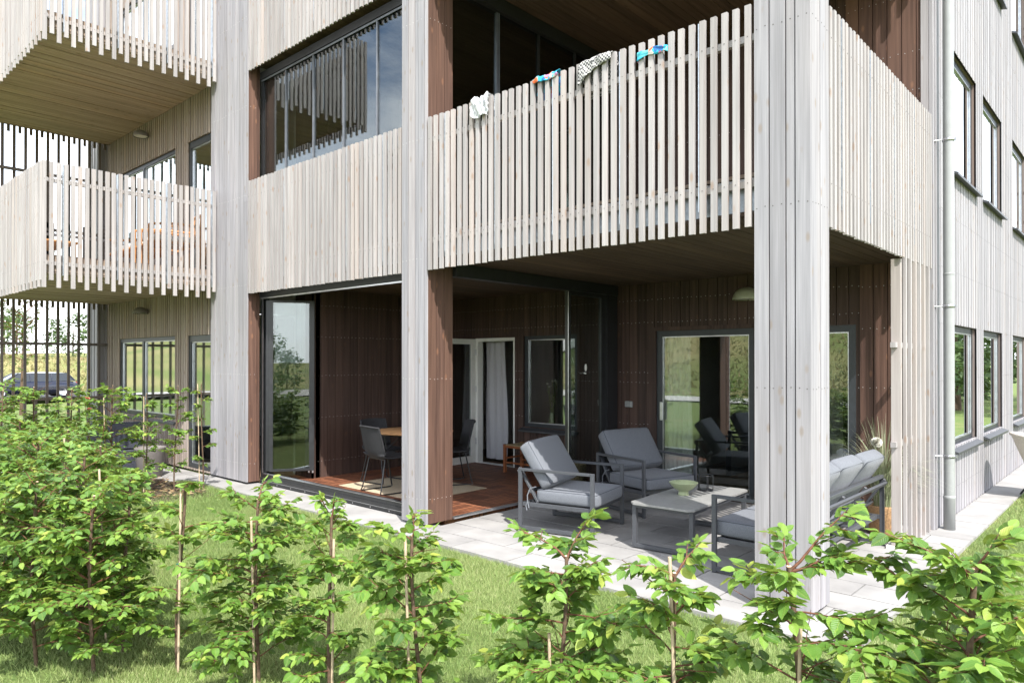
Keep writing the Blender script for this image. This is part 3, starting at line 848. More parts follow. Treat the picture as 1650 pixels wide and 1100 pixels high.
o = pv.build('paving', [M['flag'], M['soil']]); kind(o, 'structure')

# bare soil under the rear planting
sb = MB(); sn = 40
for (x0, x1, y0, y1) in ((-14.5, -8.9, 3.40, 4.30),):
    vs = []
    nxx, nyy = 60, 16
    for i in range(nxx + 1):
        for j in range(nyy + 1):
            x = x0 + (x1 - x0) * i / nxx; y = y0 + (y1 - y0) * j / nyy
            ed = min(i, nxx - i, j * 2, (nyy - j) * 2) / 8
            vs.append((x + random.uniform(-.02, .02), y + random.uniform(-.05, .05), -.045 + .05 * min(1, ed) + random.uniform(-.008, .012)))
    sb.add(vs, [(i * (nyy + 1) + j, (i + 1) * (nyy + 1) + j, (i + 1) * (nyy + 1) + j + 1, i * (nyy + 1) + j + 1) for i in range(nxx) for j in range(nyy)], 0, .5, True)
o = sb.build('soil_bed', M['soil']); kind(o, 'structure')

# mown grass: blades over the visible lawn
def blades(n, x0, x1, y0, y1, h0, h1, w, test=None):
    x = rng.uniform(x0, x1, n); y = rng.uniform(y0, y1, n)
    if test is not None:
        k = test(x, y); x, y = x[k], y[k]
    n = len(x); a = rng.uniform(0, 2 * np.pi, n); h = rng.uniform(h0, h1, n); ln = rng.normal(0, .45, (n, 2)) * h[:, None]
    patch = .5 + .5 * np.sin(x * 2.1 + 1.3 * np.sin(y * 1.7)) * np.sin(y * 2.6 + .9 * np.sin(x * 1.3))
    z = np.full(n, -.04)
    dx, dy = np.cos(a) * w / 2, np.sin(a) * w / 2
    V = np.empty((n, 3, 3)); V[:, 0] = np.stack([x - dx, y - dy, z], -1); V[:, 1] = np.stack([x + dx, y + dy, z], -1); V[:, 2] = np.stack([x + ln[:, 0], y + ln[:, 1], z + h], -1)
    return V.reshape(-1, 3), np.clip(rng.normal(.45, .2, n) + .28 * (patch - .5), 0, .96)
def lawn_ok(x, y):
    d = -.674 * x + .738 * y; r = .738 * x + .674 * y
    return (d > 3.0) & (np.abs(r) < d * .78 + .3)
parts = [blades(120000, -9, 2.6, -1.6, 1.6, .022, .05, .006, lambda x, y: rng.random(len(x)) < np.clip((y + 1.6) / 1.6, .1, 1) * np.clip((2.6 - x) / 1.2, .1, 1)), blades(260000, -8.6, -.2, 1.2, 4.445, .022, .05, .0055, lawn_ok), blades(45000, -10.4, -6, 2.2, 4.41, .03, .06, .007, lawn_ok), blades(70000, -1.30, 1.5, 4.0, 9.5, .03, .06, .007, lawn_ok), blades(22000, -1.30, 1.0, 9.5, 18, .03, .06, .012)]
V = np.concatenate([p[0] for p in parts]); T = np.concatenate([p[1] for p in parts])
M['grass'] = leafmat('grass_blade', [(.10, .19, .042), (.265, .37, .11), (.45, .49, .23)], (.48, .45, .28), .4, .6, vein=False)
o = link('grass', npmesh('grass', V, np.arange(len(V)).reshape(-1, 3), M['grass'], T, smooth=False)); kind(o, 'stuff'); tag(o, 'short mown lawn grass between the hedge and the house', 'grass')


# ------------------------------------------------------------------ world, sun, camera
SUN = Vector((.69, -.385, 1.0)).normalized()
wd = bpy.data.worlds.new('World'); sc.world = wd; wd.use_nodes = True; nt = wd.node_tree
bg = nt.nodes['Background']; bg.inputs['Strength'].default_value = .15
sky = nt.nodes.new('ShaderNodeTexSky'); sky.sky_type = 'NISHITA'; sky.sun_disc = False
sky.sun_elevation = math.asin(SUN.z); sky.sun_rotation = math.atan2(SUN.x, SUN.y); sky.air_density = 1.0; sky.dust_density = 1.5; sky.ozone_density = 1.0
tc = nt.nodes.new('ShaderNodeTexCoord'); mp = nt.nodes.new('ShaderNodeMapping'); mp.inputs['Scale'].default_value = (1, 1, 2.4); nt.links.new(tc.outputs['Generated'], mp.inputs[0])
cn = nt.nodes.new('ShaderNodeTexNoise'); cn.inputs['Scale'].default_value = 2.1; cn.inputs['Detail'].default_value = 8; cn.inputs['Roughness'].default_value = .58; nt.links.new(mp.outputs[0], cn.inputs['Vector'])
cr = ramp(nt, cn.outputs[0], [(.40, (0, 0, 0)), (.60, (1, 1, 1))])
spw = nt.nodes.new('ShaderNodeSeparateXYZ'); nt.links.new(tc.outputs['Generated'], spw.inputs[0])
hz = ramp(nt, spw.outputs[2], [(.05, (1, 1, 1)), (.42, (0, 0, 0))])        # cloud banks thicken towards the horizon
cm = mathn(nt, 'MAXIMUM', cr.outputs[0], mathn(nt, 'MULTIPLY', hz.outputs[0], .92))
cl = mixc(nt, cn.outputs[0], (7.2, 7.5, 8.0), (11.5, 11.6, 11.8))
nt.links.new(mixc(nt, cm, sky.outputs[0], cl), bg.inputs[0])
sl = bpy.data.lights.new('sun', 'SUN'); sl.energy = 3.5; sl.angle = R(.53); sl.color = (1, .965, .915)
so = bpy.data.objects.new('sun', sl); COL.objects.link(so); so.rotation_euler = SUN.to_track_quat('Z', 'Y').to_euler()
cd = bpy.data.cameras.new('camera'); cam = bpy.data.objects.new('camera', cd); COL.objects.link(cam); sc.camera = cam
cam.location = (0, 0, 1.7); cam.rotation_euler = (R(90 + .259), 0, R(90 - 47.5944))
cd.lens = 36 * 1141.37 / 1650; cd.shift_y = (577 - 550) / 1650; cd.clip_start = .05; cd.clip_end = 3000
sc.view_settings.view_transform = 'Standard'; sc.view_settings.look = 'None'; sc.view_settings.exposure = 1.26; sc.view_settings.gamma = 1
sc.cycles.max_bounces = 9; sc.cycles.transparent_max_bounces = 24; sc.cycles.diffuse_bounces = 4; sc.cycles.glossy_bounces = 5
sc.cycles.caustics_reflective = False; sc.cycles.caustics_refractive = False; sc.cycles.sample_clamp_indirect = 6
# ------------------------------------------------------------------ soft and hard furniture
def cushion(mb, cx, cy, cz, sx, sy, sz, r=.035, bulge=.02, n=(14, 14, 6), M_=None, m=0, pm=None, t=.5, sag=0.):
    """padded block with rounded edges, slightly bulged faces and a piped seam"""
    V = {}; vs = []; fs = []
    def pt(i, j, k):
        if (i, j, k) in V: return V[(i, j, k)]
        q = Vector(((i / n[0] - .5) * sx, (j / n[1] - .5) * sy, (k / n[2] - .5) * sz))
        inn = Vector([max(-s / 2 + r, min(s / 2 - r, c)) for s, c in zip((sx, sy, sz), q)])
        d = q - inn
        if d.length > 1e-6: q = inn + d.normalized() * r
        u, v, w_ = 2 * q.x / sx, 2 * q.y / sy, 2 * q.z / sz
        b = (1 - u * u) * (1 - v * v)
        q.z += math.copysign(bulge * b, q.z) - sag * b * (q.z > 0)
        q.x += math.copysign(bulge * .4 * (1 - v * v) * (1 - w_ * w_), q.x) * (abs(u) > .9)
        q.y += math.copysign(bulge * .4 * (1 - u * u) * (1 - w_ * w_), q.y) * (abs(v) > .9)
        q += Vector((cx, cy, cz))
        if M_ is not None: q = M_ @ q
        V[(i, j, k)] = len(vs); vs.append(tuple(q)); return V[(i, j, k)]
    for ax in range(3):
        o = [k for k in range(3) if k != ax]
        for s in (0, n[ax]):
            for a in range(n[o[0]]):
                for c in range(n[o[1]]):
                    L_ = []
                    for da, dc in ((0, 0), (1, 0), (1, 1), (0, 1)):
                        k = [0, 0, 0]; k[ax] = s; k[o[0]] = a + da; k[o[1]] = c + dc; L_.append(pt(*k))
                    flip = (s == 0) ^ (ax == 1)
                    fs.append(L_[::-1] if flip else L_)
    mb.add(vs, fs, m, t, True)
    if pm is not None:
        for sgn in (-1, 1):
            h = sz / 2 - r * .35; a, b = sx / 2 - r * .30, sy / 2 - r * .30; c = r * .7
            P = []
            for ex, ey in ((1, 1), (-1, 1), (-1, -1), (1, -1)):
                for k in range(4):
                    th = {(1, 1): 0, (-1, 1): 90, (-1, -1): 180, (1, -1): 270}[(ex, ey)] + 30 * k
                    P.append(Vector((ex * (a - c) + c * math.cos(R(th)) + cx, ey * (b - c) + c * math.sin(R(th)) + cy, sgn * h + cz)))
            P.append(P[0])
            if M_ is not None: P = [M_ @ p for p in P]
            mb.tube(P, .0045, 5, m=pm, caps=False)


def side_frame(mb, y, xb, xf, ha, w=.04, tz=.025):
    mb.cbox(xb, xb + w, y - .0125, y + .0125, .012, ha, .002); mb.cbox(xf - w, xf, y - .0125, y + .0125, .012, ha, .002)
    mb.cbox(xb + w, xf - w, y - .02, y + .02, ha - tz, ha, .002); mb.cbox(xb + w, xf - w, y - .0125, y + .0125, .012, .05, .002)
    for x in (xb + .02, xf - .02): mb.cbox(x - .018, x + .018, y - .014, y + .014, 0, .0118, .001)


def lounge(label, cat, group, loc, rz, Wd, D, ncush, name='lounge_chair', ha=.625, backtop=False):
    t = thing(name, label, cat, loc, rz, group)
    xb, xf = -D / 2, D / 2; yw = Wd / 2 - .02
    f = MB()
    for y in (-yw, yw): side_frame(f, y, xb, xf, ha)
    for y in (-yw + .02, yw - .02): f.cbox(xb + .04, xf - .04, y - .0125, y + .0125, .245, .285, .002)
    f.cbox(xf - .085, xf - .045, -yw + .034, yw - .034, .245, .285, .002); f.cbox(xb + .05, xb + .09, -yw + .034, yw - .034, .245, .285, .002)
    nb = max(2, ncush + 1)
    for i in range(nb):
        y = (-yw + .05) + (2 * yw - .1) * i / (nb - 1)
        Mx = Matrix.Translation((xb + .20, y, .285)) @ Matrix.Rotation(R(-33), 4, 'Y')
        f.cbox(-.012, .012, -.018, .018, 0, .40, .002, M=Mx)
    for k, zz in enumerate((.14, .37)):
        Mx = Matrix.Translation((xb + .20, 0, .285)) @ Matrix.Rotation(R(-33), 4, 'Y')
        f.cbox(-.034, -.0125, -yw + .03, yw - .03, zz - .018, zz + .018, .002, M=Mx)
    if backtop: f.cbox(xb, xb + .04, -yw + .0126, yw - .0126, ha + .001, ha + .03, .002)
    f.build('frame', M['furn'], t)
    sl = MB()
    for i in range(7):
        y = -yw + .1 + (2 * yw - .2) * i / 6
        sl.box(xb + .09, xf - .086, y - .03, y + .03, .262, .272)
    sl.build('seat_slats', M['furn'], t)
    cw = (2 * yw - .05) / ncush
    for i in range(ncush):
        y = -yw + .025 + cw * (i + .5)
        c = MB(); cushion(c, xf - .30 - .02, y, .355, .66, cw - .008, .135, .035, .012, m=0, pm=1, sag=.012)
        c.build('seat_cushion', [M['cushion'], M['piping']], t)
        c = MB(); Mx = Matrix.Translation((xb + .235, y + random.uniform(-.006, .006), .415)) @ Matrix.Rotation(R(-34 + random.uniform(-2, 2)), 4, 'Y') @ Matrix.Translation((.075, 0, .245)) @ Matrix.Rotation(R(90), 4, 'Y') @ Matrix.Rotation(R(random.uniform(-1.5, 1.5)), 4, 'Z')
        cushion(c, 0, 0, 0, .50, cw - .008, .135, .035, .018, M_=Mx, m=0, pm=1)
        bc = c.build('back_cushion', [M['cushion'], M['piping']], t)
    if ncush == 1:
        tt = MB()
        for s in (-1, 1):
            p0 = Vector((xb + .115, s * (yw - .035), .42)); p1 = Vector((xb + .10, s * (yw - .005), .29))
            tt.tube([p0 + Vector((.06, -.01 * s, .02)), p0, (p0 + p1) / 2 + Vector((-.012, .012 * s, 0)), p1, p1 + Vector((.02, .008 * s, -.06))], .006, 6)
            tt.tube([p1, p1 + Vector((-.02, 0, -.04)), p1 + Vector((-.005, .006 * s, -.085))], .006, 6)
        tt.build('tie', M['cushion'], t)
    return t


GA = 'grey cushioned patio armchairs'
lounge('grey cushioned armchair at the patio front, sun on its tilted back cushion', 'armchair', GA, (-4.46, 5.80, .002), R(12), .80, .83, 1)
lounge('grey cushioned armchair in the shade before the sliding glass door', 'armchair', GA, (-4.40, 7.12, .002), R(-16), .82, .83, 1)
lounge('grey three-seat patio sofa beside the pale corner column, seen from behind', 'sofa', None, (-2.275, 6.24, .002), R(180), 1.86, .80, 3, name='patio_sofa', backtop=True)

t = thing('coffee_table', 'low grey coffee table with charcoal sled legs between the armchairs and sofa', 'table', (-3.30, 6.16, .002), R(3.5))
f = MB(); W2, L2, H = .31, .66, .42
for y in (-L2 + .06, L2 - .06):
    f.cbox(-W2 + .012, -W2 + .052, y - .02, y + .02, .01, H - .02, .002); f.cbox(W2 - .052, W2 - .012, y - .02, y + .02, .01, H - .02, .002)
    f.cbox(-W2 + .052, W2 - .052, y - .02, y + .02, .01, .045, .002); f.cbox(-W2 + .052, W2 - .052, y - .019, y + .019, H - .05, H - .02, .002)
for x in (-W2 + .032, W2 - .032): f.cbox(x - .018, x + .018, -L2 + .08, L2 - .08, H - .05, H - .02, .002)
f.build('leg_frame', M['furn'], t)
tp = MB(); c = .045
P = [(-W2 + c, -L2), (W2 - c, -L2), (W2, -L2 + c), (W2, L2 - c), (W2 - c, L2), (-W2 + c, L2), (-W2, L2 - c), (-W2, -L2 + c)]
tp.add([(x, y, H - .018) for x, y in P] + [(x, y, H) for x, y in P], [list(range(8))[::-1], list(range(8, 16))] + [(i, (i + 1) % 8, 8 + (i + 1) % 8, 8 + i) for i in range(8)], 0)
tp.build('tabletop', M['tabletop'], t)
TZ = .4225
t = thing('bowl', 'fluted pale green footed bowl on the grey coffee table', 'bowl', (-3.37, 6.13, TZ))
b_ = MB(); b_.lathe([(.0, 0), (.05, 0), (.052, .006), (.046, .03), (.052, .042)], 40); b_.build('foot', M['sage'], t)
b_ = MB(); b_.lathe([(.05, .040), (.085, .062), (.115, .092), (.132, .118), (.136, .122), (.131, .122), (.112, .095), (.08, .068), (.0, .054)], 96, flute=32, amp=.018); b_.build('dish', M['sage'], t)
t = thing('candle_holder', 'black wire-framed round candle holder beside the green bowl', 'candle holder', (-3.335, 6.50, TZ))
b_ = MB(); rr = .075
def ring(mb, r, z, rad, n=28, m=0): mb.tube([(r * math.cos(2 * math.pi * k / n), r * math.sin(2 * math.pi * k / n), z) for k in range(n + 1)], rad, 6, m=m, caps=False)
ring(b_, rr, .005, .0045); ring(b_, rr, .15, .0045)
for k in range(5): a = 2 * math.pi * k / 5 + .4; b_.tube([(rr * math.cos(a), rr * math.sin(a), .004), (rr * math.cos(a), rr * math.sin(a), .15)], .004, 6)
b_.build('wire_frame', M['black'], t)
b_ = MB(); b_.lathe([(0, .002), (rr - .006, .002), (rr - .006, .008), (0, .008)], 28); b_.build('tray', M['black'], t)

# plant in a straw basket behind the sofa
t = thing('potted_grass', 'tall variegated grass plant with a white pompom bloom, in a straw basket pot', 'potted plant', (-2.02, 7.66, 0))
b_ = MB(); b_.lathe([(0, 0), (.115, 0), (.125, .01), (.140, .27), (.146, .285), (.134, .285), (.125, .255), (0, .255)], 36); bo = b_.build('pot', M['basket'], t)
hb = MB()
for s in (-1, 1): hb.tube([(s * .14, -.05, .26), (s * .17, -.03, .31), (s * .17, .03, .31), (s * .14, .05, .26)], .008, 6)
V = []; Fq = []; T = []
for i in range(330):
    a = random.uniform(0, 2 * math.pi); ln = random.uniform(.5, 1.02); r0 = random.uniform(0, .09); lean = random.uniform(.08, .95) ** 1.3; ww = random.uniform(.0028, .005)
    d = Vector((math.cos(a), math.sin(a), 0)); sd = Vector((-d.y, d.x, 0)); p0 = d * r0 + Vector((0, 0, .25)); o0 = len(V); K = 7
    for k in range(K + 1):
        s = k / K; th = lean * s * 1.7
        p = p0 + d * (ln * s * math.sin(th * .6)) + Vector((0, 0, ln * (s - .42 * lean * s * s * s * 1.6)))
        w_ = ww * (1 - s ** 2.2) + .0004
        V += [tuple(p - sd * w_), tuple(p + sd * w_)]
        if k: Fq.append((o0 + 2 * k - 2, o0 + 2 * k - 1, o0 + 2 * k + 1, o0 + 2 * k)); T.append(random.uniform(.1, .9) if k == 1 else T[-1])
link('foliage', npmesh('foliage', V, Fq, M['reed'], T), t)
b_ = MB(); b_.tube([(-.02, 0, .25), (-.03, -.03, .6), (-.045, -.05, .86)], .003, 5); so_ = b_.build('flower_stalk', M['reed'], t)
b_ = MB(); vs = []; 
for i in range(900):
    u = random.uniform(-1, 1); a = random.uniform(0, 2 * math.pi); q = math.sqrt(1 - u * u); d = Vector((q * math.cos(a), q * math.sin(a), u)); c0 = Vector((-.045, -.05, .90)); rr_ = .05 * random.uniform(.8, 1.08)
    sd = d.orthogonal().normalized() * .004
    b_.add([tuple(c0 + d * .01 - sd), tuple(c0 + d * .01 + sd), tuple(c0 + d * rr_ + sd), tuple(c0 + d * rr_ - sd)], [(0, 1, 2, 3)], 0)
b_.build('bloom', M['fluff'], t)

# ------------------------------------------------------------------ dining corner
DZ = .047
def grid_shell(mb, fn, nu, nv, th, m=0):
    P = [[Vector(fn(i / nu, j / nv)) for j in range(nv + 1)] for i in range(nu + 1)]
    nr = [[None] * (nv + 1) for _ in range(nu + 1)]
    for i in range(nu + 1):
        for j in range(nv + 1):
            a = P[min(i + 1, nu)][j] - P[max(i - 1, 0)][j]; b = P[i][min(j + 1, nv)] - P[i][max(j - 1, 0)]
            nr[i][j] = a.cross(b).normalized()
    vs = [tuple(P[i][j] + nr[i][j] * th / 2) for i in range(nu + 1) for j in range(nv + 1)] + [tuple(P[i][j] - nr[i][j] * th / 2) for i in range(nu + 1) for j in range(nv + 1)]
    w_ = nv + 1; o = (nu + 1) * w_; fs = []
    for i in range(nu):
        for j in range(nv):
            a = i * w_ + j; q = (a, a + w_, a + w_ + 1, a + 1); fs.append(q); fs.append(tuple(o + k for k in q[::-1]))
    for i in range(nu):
        a = i * w_; fs.append((a, o + a, o + a + w_, a + w_)); a += nv; fs.append((a, a + w_, o + a + w_, o + a))
    for j in range(nv):
        a = j; fs.append((a, a + 1, o + a + 1, o + a)); a = nu * w_ + j; fs.append((a, o + a, o + a + 1, a + 1))
    mb.add(vs, fs, m, .5, True)


def dining_chair(label, loc, rz):
    t = thing('dining_chair', label, 'chair', loc, rz, 'black rope dining chairs')
    prof = [(.235, .445), (.20, .448), (.06, .430), (-.08, .425), (-.17, .440), (-.215, .50), (-.245, .62), (-.275, .74), (-.30, .83), (-.312, .838)]
    def fn(u, v):
        s = u * (len(prof) - 1); i = min(int(s), len(prof) - 2); q = s - i
        x = prof[i][0] * (1 - q) + prof[i + 1][0] * q; z = prof[i][1] * (1 - q) + prof[i + 1][1] * q
        w_ = .235 if u < .5 else .235 - .02 * (u - .5) * 2
        y = (v - .5) * 2 * w_; e = (abs(v - .5) * 2) ** 2
        return (x + (.05 * e if u > .5 else 0), y, z + (.018 * e if u <= .5 else 0) - (.012 * e if u > .95 else 0))
    m_ = MB(); grid_shell(m_, fn, 30, 22, .012); m_.build('seat_shell', M['rope'], t)
    r_ = MB()
    edge = [fn(i / 26, 0) for i in range(27)] + [fn(1, j / 8) for j in range(1, 9)] + [fn(1 - i / 26, 1) for i in range(1, 27)] + [fn(0, 1 - j / 8) for j in range(1, 9)]
    r_.tube(edge, .0115, 8, caps=False)
    ro = r_.build('rim', M['rope'], t)
    # rope ribs over the shell
    rb_ = MB()
    for j in range(1, 22): rb_.tube([fn(i / 24, j / 22) for i in range(25)], .0068, 5)
    rb_.build('rope_weave', M['rope'], t)
    for s in (-1, 1):
        l = MB(); y0, y1 = s * .19, s * .235
        pts = [(-.14, y0, .425), (-.22, s * .225, .05), (-.235, y1, .018), (-.20, y1, .009), (.20, y1, .009), (.225, y1, .02), (.215, s * .225, .05), (.13, y0, .43)]
        l.tube(pts, .0085, 8); l.build('leg', M['black'], t)
    cr = MB(); cr.tube([(-.14, -.19, .425), (-.14, .19, .425)], .008, 8); cr.tube([(.13, -.19, .43), (.13, .19, .43)], .008, 8); cr.build('cross_bar', M['black'], t)
    return t


RZ = DZ + .009
dining_chair('black rope dining chair nearest the lawn, back towards the open glass front', (-7.24, 5.57, RZ), R(84))
dining_chair('black rope dining chair against the dark left wall, behind the round table', (-7.86, 6.02, RZ), R(4))
dining_chair('black rope dining chair by the white balcony door, right of the brown column', (-7.10, 6.56, RZ), R(-120))
t = thing('dining_table', 'round orange-brown wooden dining table on thin black legs', 'table', (-7.36, 6.12, RZ))
m_ = MB(); m_.lathe([(0, .70), (.505, .70), (.52, .705), (.52, .722), (.515, .727), (0, .727)], 56); m_.build('tabletop', M['tablewood'], t)
m_ = MB(); m_.lathe([(.40, .685), (.49, .685), (.49, .699), (.40, .699)], 40)
m_.build('table_rim', M['black'], t)
for k in range(4):
    a = R(45 + 90 * k); m_ = MB()
    m_.tube([(.40 * math.cos(a), .40 * math.sin(a), .69), (.30 * math.cos(a), .30 * math.sin(a), .012)], .011, 8); m_.tube([(.365 * math.cos(a), .365 * math.sin(a), .48), (.12 * math.cos(a), .12 * math.sin(a), .69)], .007, 8)
    m_.build('leg', M['black'], t)
m_ = MB(); m_.cbox(-8.08, -6.47, 5.42, 6.60, DZ, DZ + .008, .003); tag(m_.build('rug', M['rug']), 'beige jute rug under the dining chairs', 'rug')

t = thing('bench', 'orange wooden bench with a woven seat under the dark-framed window', 'bench', (-6.78, 7.94, DZ))
m_ = MB(); SW, SD, SH = .44, .19, .40
for x in (-SW, SW):
    for y in (-SD, SD):
        q = MB(); q.cbox(x - .022, x + .022, y - .022, y + .022, 0, SH + .02, .004); q.build('leg', M['stoolwood'], t)
m_ = MB()
for y in (-SD, SD):
    m_.cbox(-SW + .022, SW - .022, y - .014, y + .014, SH - .03, SH, .003); m_.cbox(-SW + .022, SW - .022, y - .011, y + .011, .14, .165, .003)
for x in (-SW, SW): m_.cbox(x - .014, x + .014, -SD + .022, SD - .022, SH - .03, SH, .003); m_.cbox(x - .011, x + .011, -SD + .022, SD - .022, .20, .225, .003)
m_.build('seat_frame', M['stoolwood'], t)
m_ = MB()
def sf(u, v):
    x = (u - .5) * 2 * (SW - .012); y = (v - .5) * 2 * (SD + .012); e = (1 - (2 * u - 1) ** 2) * (1 - (2 * v - 1) ** 2)
    return (x, y, SH + .010 - .014 * e + .002 * math.sin(u * 190))
grid_shell(m_, sf, 60, 10, .014); m_.build('seat', M['woven'], t)
m_ = MB(); m_.lathe([(0, 0), (.11, 0), (.125, .02), (.13, .26), (.12, .28), (.112, .275), (.11, .03), (0, .03)], 28, -5.78, 7.62)
m_.v = [(x, y, z + DZ) for x, y, z in m_.v]; tag(m_.build('basket', M['woven']), 'small straw basket standing behind the glass partition panel', 'basket')

# curtain in the open balcony door and sheers behind the sliding doors
def curtain(name, label, cat, x0, x1, y, z0, z1, folds, amp, mat, taper=0.):
    V = []; nx_, nz_ = folds * 10, 14
    for k in (0, 1):
        for i in range(nx_ + 1):
            for j in range(nz_ + 1):
                u = i / nx_; w_ = j / nz_; xx = x0 + (x1 - x0) * u * (1 - taper * math.sin(w_ * 1.9))
                V.append((xx + .01 * math.sin(7 * w_ + 9 * u), y + amp * (.55 + .45 * w_) * math.sin(2 * math.pi * folds * u + .8 * math.sin(3 * w_)) + .003 * k, z1 + (z0 - z1) * w_))
    o_ = (nx_ + 1) * (nz_ + 1); Fq = []
    for i in range(nx_):
        for j in range(nz_):
            a = i * (nz_ + 1) + j; q = (a, a + nz_ + 1, a + nz_ + 2, a + 1); Fq.append(q); Fq.append(tuple(o_ + e for e in q[::-1]))
    return tag(link(name, npmesh(name, V, Fq, mat)), label, cat)


curtain('curtain', 'pale grey curtain hanging inside the open balcony door', 'curtain', -8.27, -7.86, 8.42, .10, 2.07, 3, .022, M['curtain'], -.16)
curtain('curtain', 'sheer white curtain at the left edge of the sliding door', 'curtain', -4.82, -4.46, 8.31, .06, 2.2, 5, .03, M['sheer'])
for i, (a, b, lab) in enumerate(((10.02, 10.44, 'sheer curtain behind the ground-floor facade window nearest the downpipe'), (12.0, 12.40, 'sheer curtain behind the middle ground-floor facade window'))):
    V = []; Fq = []; n_ = 40
    for k_ in (0, 1):
        for i_ in range(n_ + 1):
            y = a + (b - a) * i_ / n_; x = -1.93 + .03 * math.sin(i_ * .9) - .004 * k_
            V += [(x, y, .5), (x, y, 2.2)]
    o_ = 2 * (n_ + 1)
    for i_ in range(n_): q = (2 * i_, 2 * i_ + 2, 2 * i_ + 3, 2 * i_ + 1); Fq += [q, tuple(o_ + e for e in q[::-1])]
    tag(link('curtain', npmesh('curtain', V, Fq, M['sheer'])), lab, 'curtain')
# on the window sill: lilies in a vase and a white candle
t = thing('lily_vase', 'white lilies standing in a vase behind the dark-framed window', 'flowers', (-6.86, 8.42, .72))
m_ = MB(); m_.lathe([(0, 0), (.04, 0), (.05, .06), (.035, .16), (.028, .2), (.025, .2), (.03, .15), (0, .02)], 20); m_.build('vase', M['sage'], t)
st_ = MB(); fl_ = MB(); le_ = MB()
for k in range(5):
    a = k * 1.3; tip = Vector((.09 * math.cos(a), .05 * math.sin(a), .62 + .05 * math.sin(k * 2.1))); st_.tube([(0, 0, .05), tip * .55 + Vector((0, 0, .06)), tip], .004, 5)
    for p in range(6):
        b = p * math.pi / 3; d = Vector((math.cos(b), .6 * math.sin(b), .5)).normalized(); s = d.cross(Vector((0, 0, 1))).normalized() * .014
        fl_.add([tuple(tip), tuple(tip + d * .03 + s), tuple(tip + d * .075), tuple(tip + d * .03 - s)], [(0, 1, 2, 3)], 0)
    for p in range(4):
        q = tip * (.4 + .13 * p); b = p * 2 + k; d = Vector((math.cos(b), math.sin(b), .4)).normalized(); s = d.cross(Vector((0, 0, 1))).normalized() * .008
        le_.add([tuple(q), tuple(q + d * .04 + s), tuple(q + d * .09), tuple(q + d * .04 - s)], [(0, 1, 2, 3)], 0)
st_.build('stem', M['leaf2'], t); fl_.build('bloom', M['fluff'], t); le_.build('foliage', M['leaf2'], t)
m_ = MB(); m_.lathe([(0, 0), (.05, 0), (.052, .004), (.052, .115), (.046, .118), (.044, .10), (0, .10)], 24, -6.42, 8.43); m_.v = [(x, y, z + .705) for x, y, z in m_.v]; tag(m_.build('candle_jar', M['white']), 'white candle jar on the window sill', 'candle jar')
m_ = MB(); m_.cbox(-7.25, -6.2, 8.33, 8.55, .68, .705, .003); m_.build('window_board', M['white'], bld)

# wall lamps and socket
def wall_lamp(label, x, y, z, r, mat):
    t = thing('wall_lamp', label, 'lamp', (x, y, z), 0, 'dome wall lamps')
    m_ = MB(); prof = [(r * math.cos(R(a)), r * .92 * math.sin(R(a))) for a in range(0, 91, 9)]
    m_.lathe([(r - .004, .0)] + prof, 32); m_.v = [(a, b - r * .92, c) for a, b, c in m_.v]; m_.build('shade', mat, t)
    m_ = MB(); m_.lathe([(0, .012), (r - .006, .012)], 24); m_.v = [(a, b - r * .92, c) for a, b, c in m_.v]; m_.build('diffuser', M['white'], t)
    m_ = MB(); m_.cbox(-.03, .03, -.02, -.001, .0, r * .6, .003); m_.build('wall_plate', mat, t)
    return t


wall_lamp('sage green half-dome lamp on the dark patio wall left of the corner column', -3.60, 8.20, 2.43, .16, M['lamp'])
wall_lamp('small grey dome lamp on the ribbed wall under the lower left balcony', -13.05, 4.84, 2.53, .125, M['potgrey'])
wall_lamp('small grey dome lamp on the ribbed wall above the upper left windows', -13.05, 4.84, 5.60, .125, M['potgrey'])
t = thing('wall_socket', 'small grey weatherproof socket on the dark wall left of the sliding door', 'socket', (-5.32, 8.20, 1.12))
m_ = MB(); m_.cbox(-.055, .055, -.04, -.001, -.04, .04, .006); m_.build('housing', M['pipe'], t)
m_ = MB(); m_.cbox(-.04, .04, -.052, -.041, -.03, .025, .004); m_.build('lid', M['pipe'], t)

